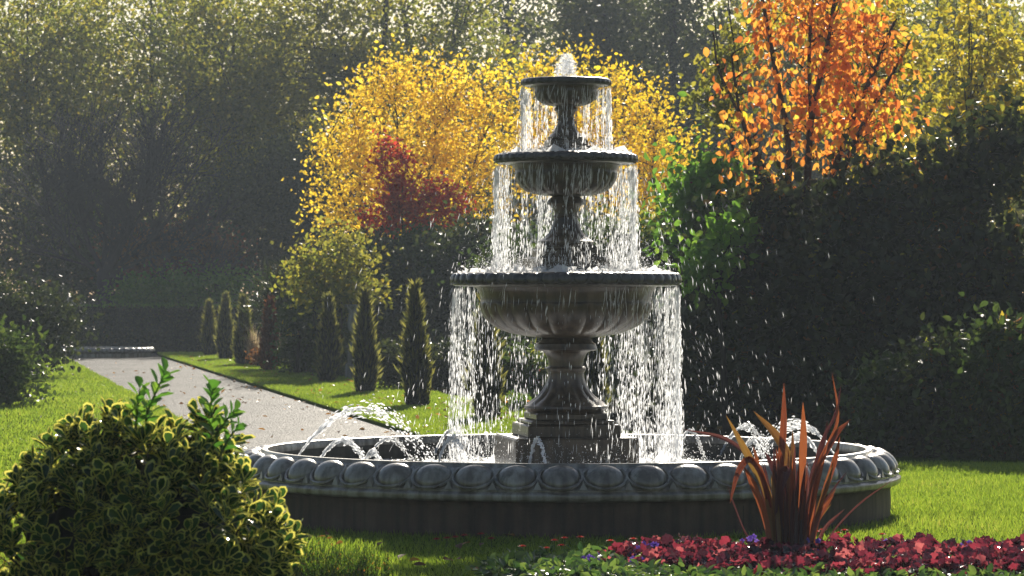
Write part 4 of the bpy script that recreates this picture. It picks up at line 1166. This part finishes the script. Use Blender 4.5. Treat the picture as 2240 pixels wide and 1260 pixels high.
plant('young_tree', 'thin yellow leaved sapling left of the orange tree', 'tree', 43,
      [(1600, 170, 45, 60), (1560, 150, 30, 40), (1620, 90, 40, 50), (1520, 215, 30, 12), (1590, 260, 35, 40)], 75, 12, .14, .085, M['lime'], OVATE,
      stems=stemset([[(1640, 900), (1630, 480), (1590, 260), (1570, 100), (1560, 20)], [(1645, 900), (1640, 460), (1625, 220), (1600, 60), (1590, -30)], [(1640, 900), (1620, 420), (1570, 250), (1510, 215)]], .025, .006), limbs=30, limb_r=.008, seed=514, zmin=2.4, shell=.95)
for lb, px_, d_, el_, mt_, sd_ in (('low dark shrub just right of the pool rim', 1965, 33, [(1970, 890, 60, 90), (2010, 960, 60, 50)], 'mid', 531), ('rust flecked shrub right of the pool', 2080, 32.5, [(2080, 860, 70, 110), (2050, 960, 60, 50)], 'dark', 532),
                                   ('olive shrub at the right edge behind the front lawn', 2200, 32, [(2200, 840, 80, 140), (2170, 960, 70, 50)], 'mid', 533)):
    bush(lb, px_, d_, el_, 260, 24, M[mt_], sd_, cr=.16, leaf=.08, tmpl=OVATE, extra=xb, zmin=.05)
# ---- left border beyond the far edge of the path
bush('dark shrub left of the path beyond the left lawn', 60, 60, [(40, 720, 130, 90), (-60, 690, 120, 110)], 330, 30, M['dark'], 521, cr=.24, leaf=.09, tmpl=OVATE)
bush('broad dark shrub left of the far lawn beyond the left edge', -300, 66, [(-300, 660, 190, 120), (-520, 690, 170, 110)], 380, 30, M['dark'], 523, cr=.26, leaf=.1, tmpl=OVATE)
bush('low mid green shrub at the left edge by the left lawn', 20, 46, [(-10, 820, 80, 90)], 160, 30, M['mid'], 522, cr=.2, leaf=.08, tmpl=OVATE)

# ------------------------------------------------------------------ near plants
# ---- variegated bush at lower left
def euonymus():
    d = 12.0
    r = np.random.default_rng(71)
    c = np.array([X(360, d), d, GZ])
    root = empty('variegated_bush', c, 'big bush of glossy green leaves with yellow margins at the lower left', 'bush')
    k = d / F
    E = [((330, 1085, 175, 140), 0), ((415, 1190, 222, 172), -.10), ((210, 1090, 160, 140), .05), ((300, 1330, 300, 260), 0), ((150, 1200, 190, 170), -.05), ((260, 985, 135, 78), .1), ((435, 990, 80, 75), .15), ((460, 950, 40, 50), .15)]
    EE = [(W(e[0], e[1], d + dd), (e[2] * k, e[2] * k * .85, e[3] * k)) for e, dd in E]
    n = 1500
    C, D = ell_pts(r, EE, n, .5)
    # keep only points not buried deep inside another lobe
    keep = C[:, 2] > .12
    for c_, q in EE:
        keep &= (((C - c_) / (np.array(q) * .70)) ** 2).sum(1) > 1
    C, D = C[keep], D[keep]
    n = len(C)
    per = 8
    ax = unit(D + np.array([0, 0, .75]) + r.normal(0, .3, (n, 3)))
    P, A, N, L = [], [], [], []
    for j in range(per):
        t = j / per
        an = j * 2.4 + r.uniform(0, 6.28, n)
        s = unit(np.cross(ax, r.normal(0, 1, (n, 3))))
        b = np.cross(ax, s)
        out = s * np.cos(an)[:, None] + b * np.sin(an)[:, None]
        tilt = 1.15 - .95 * t
        P.append(C + ax * ((t - .6) * .065)); A.append(out * tilt + ax * (.35 + .8 * t)); N.append(ax - out * .3)
        L.append((.086 - .028 * t) * r.uniform(.65, 1.3, n))
    P, A, N, L = map(np.concatenate, (P, A, N, L))
    cloud('foliage', P, A, N, L, L * .56, EDGED, M['euon'], root, rs=r, smooth=True)
    mb = MB()
    for i in r.choice(n, 150, replace=False):
        b = np.array([X(r.uniform(230, 430), d), d + r.normal(0, .1), GZ])
        q = bez(b, (b + C[i]) / 2 + np.array([0, 0, .12]), C[i], 7)
        mb.tube(q, np.linspace(.008, .003, 7), 5, cap=False)
    mb.build('stems', M['bark'], root)
    # opaque twiggy middle of the bush
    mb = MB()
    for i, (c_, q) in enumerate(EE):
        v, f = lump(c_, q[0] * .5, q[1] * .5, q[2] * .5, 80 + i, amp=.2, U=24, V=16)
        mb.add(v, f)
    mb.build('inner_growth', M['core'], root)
    # plain green shoots standing up out of the bush
    for nm, path, nl, ls in (('shoot', [(318, 960), (322, 905), (340, 860), (360, 818)], 19, .088), ('shoot', [(296, 950), (300, 900), (306, 850)], 11, .078),
                             ('shoot', [(462, 1020), (466, 950), (462, 890), (466, 850)], 22, .086), ('shoot', [(466, 960), (490, 925), (512, 900)], 11, .074), ('shoot', [(475, 1010), (500, 960), (520, 935)], 9, .07)):
        pts = catmull([W(x, y, d) for x, y in path], 14)
        mb = MB(); mb.tube(pts, np.linspace(.006, .0025, 14), 6)
        so = mb.build(nm, M['stalk'], root)
        t = np.linspace(.12, 1, nl)
        Q = np.stack([np.interp(t * 13, np.arange(14), pts[:, i]) for i in range(3)], 1)
        dr = unit(np.gradient(Q, axis=0))
        an = np.arange(nl) * 2.4
        s = unit(np.cross(dr, np.array([0, 1, .1]))); b = np.cross(dr, s)
        out = s * np.cos(an)[:, None] + b * np.sin(an)[:, None]
        L = ls * r.uniform(.75, 1.15, nl) * (1.05 - .3 * t)
        cloud('leaves', Q, out + dr * (.55 + .7 * t)[:, None], dr - out * .4, L, L * .62, EDGED, M['shoot'], so, rs=r)
euonymus()

# ---- small bright shrub at the bottom
def sprig_shrub(name, label, cat, spots, mat, seed, ht=(.14, .26)):
    r = np.random.default_rng(seed)
    cx = np.mean([s[0] for s in spots]); cd_ = np.mean([s[1] for s in spots])
    root = empty(name, (X(cx, cd_), cd_, GZ), label, cat)
    P, A, N, L = [], [], [], []
    mb = MB()
    for px, dd, rad, n in spots:
        for i in range(n):
            a = r.uniform(0, 6.28); q = rad * math.sqrt(r.random())
            b = np.array([X(px, dd) + q * math.cos(a), dd + q * math.sin(a) * .8, GZ])
            h = r.uniform(*ht) * (1.1 - .45 * (q / rad) ** 2)
            t = b + np.array([r.normal(0, .03), r.normal(0, .03), h])
            pts = bez(b, (b + t) / 2 + r.normal(0, .01, 3), t, 5)
            mb.tube(pts, np.linspace(.003, .0015, 5), 3, cap=False)
            nl = 22
            for j in range(nl):
                u_ = .2 + .8 * j / nl
                an = j * 2.4
                P.append(b + (t - b) * u_); A.append((math.cos(an), math.sin(an), .9 + .6 * u_)); N.append((-.3 * math.cos(an), -.3 * math.sin(an), 1)); L.append(.022 * r.uniform(.7, 1.2))
    P, A, N, L = map(np.array, (P, A, N, L))
    cloud('foliage', P, A, N, L, L * .42, KITE, mat, root, rs=r)
    mb.build('stems', M['stalk'], root)
sprig_shrub('low_shrub', 'low bright green shrub of upright sprigs on the front lawn beside the variegated bush', 'shrub',
            [(700, 18.6, .28, 190), (770, 18.3, .25, 160), (640, 18.8, .24, 140), (590, 18.7, .22, 80)], M['hebe'], 81)

# ---- flower bed
BX, BD, BRX, BRY = 2.55, 19.0, 2.72, 1.38
def in_bed(x, y): return ((x - BX) / BRX) ** 2 + ((y - BD) / BRY) ** 2
bv, bf = [(BX, BD, GZ + .05)], []
for i in range(1, 9):
    for j in range(64):
        t = 2 * math.pi * j / 64; q = i / 8
        bv.append((BX + BRX * q * math.cos(t), BD + BRY * q * math.sin(t), GZ + .05 * (1 - q ** 3) - .004 * (i == 8)))
bf += [(0, 1 + j, 1 + (j + 1) % 64) for j in range(64)]
bf += [(1 + (i - 1) * 64 + j, 1 + i * 64 + j, 1 + i * 64 + (j + 1) % 64, 1 + (i - 1) * 64 + (j + 1) % 64) for i in range(1, 8) for j in range(64)]
mesh('flower_bed', bv, bf, M['soil'], kind='structure')
BZ = GZ + .045

def rosette(root_name, label, cat, group, x, y, z, mat, tmpl, n, rad, ht, leaf, wid, seed, up=.55):
    r = np.random.default_rng(seed)
    root = empty(root_name, (x, y, z), label, cat, group)
    a = r.uniform(0, 6.28, n); q = np.sqrt(r.random(n))
    out = np.stack([np.cos(a), np.sin(a), np.zeros(n)], 1)
    P = np.array([x, y, z]) + out * (q * rad)[:, None] + np.stack([np.zeros(n), np.zeros(n), ht * (1 - .75 * q ** 2) * r.uniform(.55, 1.1, n)], 1)
    A = out * (.5 + .7 * q)[:, None] + np.array([0, 0, 1]) * r.uniform(-.15, up, n)[:, None] + r.normal(0, .3, (n, 3))
    N = np.array([0, 0, 1.0]) + out * .35 + r.normal(0, .8, (n, 3))
    L = leaf * r.uniform(.65, 1.2, n)
    cloud('leaves', P, A, N, L, L * wid, tmpl, mat, root, rs=r, smooth=True)
    mb = MB()
    for i in range(min(n, 16)):
        mb.tube(bez((x, y, z - .02), (x + out[i, 0] * rad * .3, y + out[i, 1] * rad * .3, P[i, 2] * .6 + z * .4), P[i], 4), [.003] * 4, 3, cap=False)
    mb.build('stalks', M['stalk'], root)
    return root

r = np.random.default_rng(91)
spots = []
tries = 0
while len(spots) < 105 and tries < 6000:
    tries += 1
    y = r.uniform(18.35, 20.05); x = r.uniform(X(1330, y), 4.9)
    if in_bed(x, y) > .93: continue
    # the heuchera drift narrows to the left, its front edge drawing back
    if y < 18.4 + max(0, (1.5 - x)) * .95: continue
    if y < 18.7 and r.random() < .5: continue
    if all(math.hypot(x - a_, (y - b_)) > .22 for a_, b_ in spots): spots.append((x, y))
for i, (x, y) in enumerate(spots):
    rosette('heuchera', 'crimson ruffled leaf clump in the red drift around the flax plant', 'heuchera', 'crimson heuchera clumps in the flower bed', x, y, BZ, M['heuchera'], ROUND, 66, .17, .10, .062, 1.0, 900 + i)
gs = []
tries = 0
while len(gs) < 110 and tries < 14000:
    tries += 1
    y = r.uniform(17.75, 20.3); x = r.uniform(-.15, 4.6)
    if in_bed(x, y) > .97 or abs(x) > y * .158: continue
    if any(math.hypot(x - a_, y - b_) < .19 for a_, b_ in spots): continue
    if all(math.hypot(x - a_, y - b_) > .15 for a_, b_ in gs): gs.append((x, y))
for i, (x, y) in enumerate(gs):
    rosette('bedding_plant', 'low green leafy bedding plant in the front of the flower bed', 'bedding plant', 'green bedding plants in the flower bed', x, y, BZ - .01, M['primula'], OVATE, 44, .13, .07, .064, .58, 1200 + i, up=.7)

# violas and daisies
def viola(i, x, y, z, label):
    r = np.random.default_rng(1500 + i)
    root = empty('viola', (x, y, BZ), label, 'viola', 'purple violas in the flower bed')
    nf = r.integers(3, 7)
    P, A, N = [], [], []
    mb = MB()
    for j in range(nf):
        c = np.array([x + r.normal(0, .03), y + r.normal(0, .03), z + r.normal(0, .015)])
        mb.tube([(x, y, BZ - .01), c], [.002, .0015], 3, cap=False)
        face = unit(np.array([r.normal(0, .5), -1, r.uniform(-.1, .8)])); s = unit(np.cross(face, (0, 0, 1))); b = np.cross(s, face)
        for q in range(5):
            a = 2 * math.pi * q / 5 + .3
            P.append(c); A.append(s * math.cos(a) + b * math.sin(a) + face * .15); N.append(face)
    P, A, N = map(np.array, (P, A, N))
    cloud('petals', P, A, N, .021, .019, OVATE, M['violet'], root, rs=r)
    mb.build('stalks', M['stalk'], root)
vs = [(1285, 1222), (1295, 1228), (1410, 1200), (1425, 1192), (1385, 1212), (1380, 1236), (1412, 1240), (1640, 1182), (1662, 1240), (1650, 1248), (1800, 1226), (1778, 1185), (1818, 1232), (1395, 1243), (1690, 1250), (1950, 1180), (2040, 1230), (2120, 1195)]
for i, (px, py) in enumerate(vs):
    dd = 19.9 - (py - 1180) * .014
    p_ = W(px, py, dd)
    viola(i, p_[0], p_[1], max(p_[2], BZ + .04), 'small purple viola cluster among the bedding leaves and red drift')

def daisy(i, px, py, dd, label, gz):
    r = np.random.default_rng(1600 + i)
    p_ = W(px, py, dd)
    p_[2] = max(p_[2], gz + .05)
    root = empty('daisy', (p_[0], p_[1], gz), label, 'daisy', 'dark red daisies on thin stalks')
    n = 26
    a = np.arange(n) * 2.4
    t = np.sqrt(np.arange(n) / n)
    out = np.stack([np.cos(a), np.sin(a), np.zeros(n)], 1)
    cloud('flower_head', p_ + out * .004, out * (.25 + t)[:, None] + np.array([0, 0, .85]) * (1.15 - t)[:, None], np.array([0, 0, 1]) - out * .4, .015 + .010 * t, .011, OVATE, M['daisy'], root, rs=r)
    mb = MB(); mb.tube(bez((p_[0] + r.normal(0, .01), p_[1], gz - .01), (p_[0], p_[1], (gz + p_[2]) / 2), p_, 6), [.0026] * 6, 5)
    mb.build('stem', M['stalk'], root)
ds = [(1143, 1196), (1196, 1200), (1183, 1210), (1213, 1183), (1235, 1178), (1269, 1176), (1335, 1184), (1385, 1180), (1228, 1194), (1168, 1222), (1198, 1217), (1218, 1220), (1238, 1216), (1264, 1215), (1147, 1218), (1145, 1228), (1160, 1236), (1210, 1227), (1274, 1227), (1283, 1236), (1327, 1228), (1333, 1235), (1305, 1238), (1378, 1240), (1446, 1252), (1190, 1254)]
for i, (px, py) in enumerate(ds):
    daisy(i, px, py, 20.25 - max(0, (py - 1195)) * .022, 'dark red daisy standing above the green leaves at the left of the bed', GZ)
for i, (px, py) in enumerate([(955, 1183), (978, 1178), (996, 1176), (1016, 1172), (1052, 1169), (1075, 1179)]):
    daisy(60 + i, px, py, 21.3, 'dark red daisy on the lawn against the pool wall', GZ)
for i, (px, py) in enumerate([(1787, 1164), (1800, 1160), (1834, 1167), (1848, 1161), (1930, 1170)]):
    daisy(80 + i, px, py, 20.6, 'dark red daisy behind the red drift, right of the flax plant', GZ)

# ---- bronze flax
def flax():
    d = 19.95
    base = W(1726, 1205, d); base[2] = BZ
    root = empty('flax_plant', base, 'tall bronze red sword leaved flax plant rising from the red flower drift', 'flax plant')
    r = np.random.default_rng(17)
    def leaf(path, wpx, mat, dd=0.0, face=0.0, n=18, bow=.0):
        P = np.array([W(x, y, d) for x, y in path])
        m_ = len(P)
        P[:, 1] += np.linspace(r.normal(0, .03), dd, m_)
        P[0, 2] = BZ - .02
        P[0, 1] = d + r.normal(0, .05)
        pts = catmull(P, n)
        tg = unit(np.gradient(pts, axis=0))
        t = np.linspace(0, 1, n)
        w = wpx * d / F * .38 * np.clip(np.minimum(.62 + 1.0 * t, 1.0) * np.clip((1 - t) * 3.2, 0, 1) ** .75, .02, 1)
        view = unit(np.array([math.sin(face), -math.cos(face), .15]))
        s = unit(np.cross(tg, view)); nn = np.cross(s, tg)
        fold = w[:, None] * nn * .45
        V = np.concatenate([pts + s * w[:, None], pts + s * w[:, None] * .5 - fold * .5, pts - fold, pts - s * w[:, None] * .5 - fold * .5, pts - s * w[:, None]])
        Fc = np.array([(c * n + i, c * n + i + 1, (c + 1) * n + i + 1, (c + 1) * n + i) for c in range(4) for i in range(n - 1)])
        rv = np.full(len(V), r.random())
        rv = np.clip(rv + np.repeat(r.normal(0, .2, 5), n) + r.normal(0, .07, len(V)), 0, 1)
        rv[:n] = np.minimum(1, rv[:n] + .5); rv[-n:] = np.minimum(1, rv[-n:] + .5)
        mesh('leaf', V, Fc, mat, root, {'rnd': rv, 'edge': np.zeros(len(V))})
    a, b, c = M['flaxred'], M['flaxolive'], M['flaxdark']
    leaf([(1700, 1205), (1706, 1060), (1716, 940), (1718, 838)], 20, a, .1)
    leaf([(1742, 1205), (1752, 1080), (1757, 970), (1755, 879)], 22, a, -.05)
    leaf([(1728, 1205), (1728, 1030), (1705, 960), (1652, 901)], 26, b, .15, .2)
    leaf([(1694, 1205), (1680, 1090), (1637, 1000), (1586, 907)], 23, b, -.1)
    leaf([(1757, 1205), (1780, 1055), (1827, 957), (1862, 921)], 18, a, .1)
    leaf([(1762, 1205), (1800, 1080), (1822, 1010), (1834, 953)], 16, a, -.1)
    leaf([(1750, 1205), (1800, 1010), (1838, 920), (1829, 817)], 9, a, .25)
    leaf([(1745, 1205), (1790, 1000), (1834, 910), (1851, 842)], 9, c, .3)
    leaf([(1700, 1205), (1660, 1040), (1600, 968), (1502, 944)], 15, c, .3, .5)
    leaf([(1700, 1205), (1672, 1060), (1640, 1004), (1612, 1030), (1593, 1098)], 19, a, -.15)
    leaf([(1690, 1205), (1672, 1130), (1645, 1060), (1622, 1016)], 20, a, -.2)
    leaf([(1705, 1205), (1703, 1100), (1708, 1035), (1716, 1028), (1702, 1070)], 26, c, -.25)
    leaf([(1728, 1205), (1733, 1060), (1738, 1000), (1740, 943)], 14, b, .2)
    leaf([(1700, 1205), (1675, 1080), (1660, 1010), (1652, 979)], 11, a, .2)
    leaf([(1745, 1205), (1775, 1060), (1810, 970), (1822, 925)], 12, c, .35)
    leaf([(1720, 1205), (1712, 1050), (1712, 990)], 13, a, .1)
    leaf([(1765, 1205), (1785, 1130), (1805, 1060), (1817, 1000)], 12, b, -.2)
    leaf([(1735, 1205), (1715, 1090), (1690, 1020), (1676, 990)], 15, c, .1)
    leaf([(1776, 1207), (1830, 1150), (1880, 1095), (1945, 1045)], 5, c, -.2)
    leaf([(1770, 1207), (1790, 1130), (1830, 1070), (1862, 1034)], 5, c, .2)
    leaf([(1690, 1207), (1640, 1180), (1610, 1110), (1596, 1065)], 5, c, .2)
    for i in range(46):
        x = 1726 + r.normal(0, 24); tx = x + (x - 1726) * r.uniform(.2, 1.6)
        ty = r.uniform(960, 1130)
        leaf([(x, 1207), (x + (tx - x) * .3, (1207 + ty) / 2), (tx, ty)], r.uniform(7, 16), (a, c, b, c)[r.integers(0, 4)], r.normal(0, .12), r.normal(0, .4))
flax()

# ------------------------------------------------------------------ autumn air
HAZE = 0.00056
m, nt, N_, L_ = new_mat('haze')
pv_ = N_.new('ShaderNodeVolumePrincipled')
pv_.inputs['Color'].default_value = (.74, .86, 1.0, 1)
pv_.inputs['Density'].default_value = HAZE
pv_.inputs['Anisotropy'].default_value = .35
o_ = N_.new('ShaderNodeOutputMaterial'); L_.new(pv_.outputs[0], o_.inputs['Volume'])
hv = [(x, y, z) for z in (-1, 17) for (x, y) in ((-410, -30), (410, -30), (410, 430), (-410, 430))]
hz_ = mesh('haze', hv, [(3, 2, 1, 0), (4, 5, 6, 7), (0, 1, 5, 4), (1, 2, 6, 5), (2, 3, 7, 6), (3, 0, 4, 7)], m, smooth=False, kind='stuff')
tag(hz_, 'thin autumn haze hanging in the air over the whole garden', 'haze')
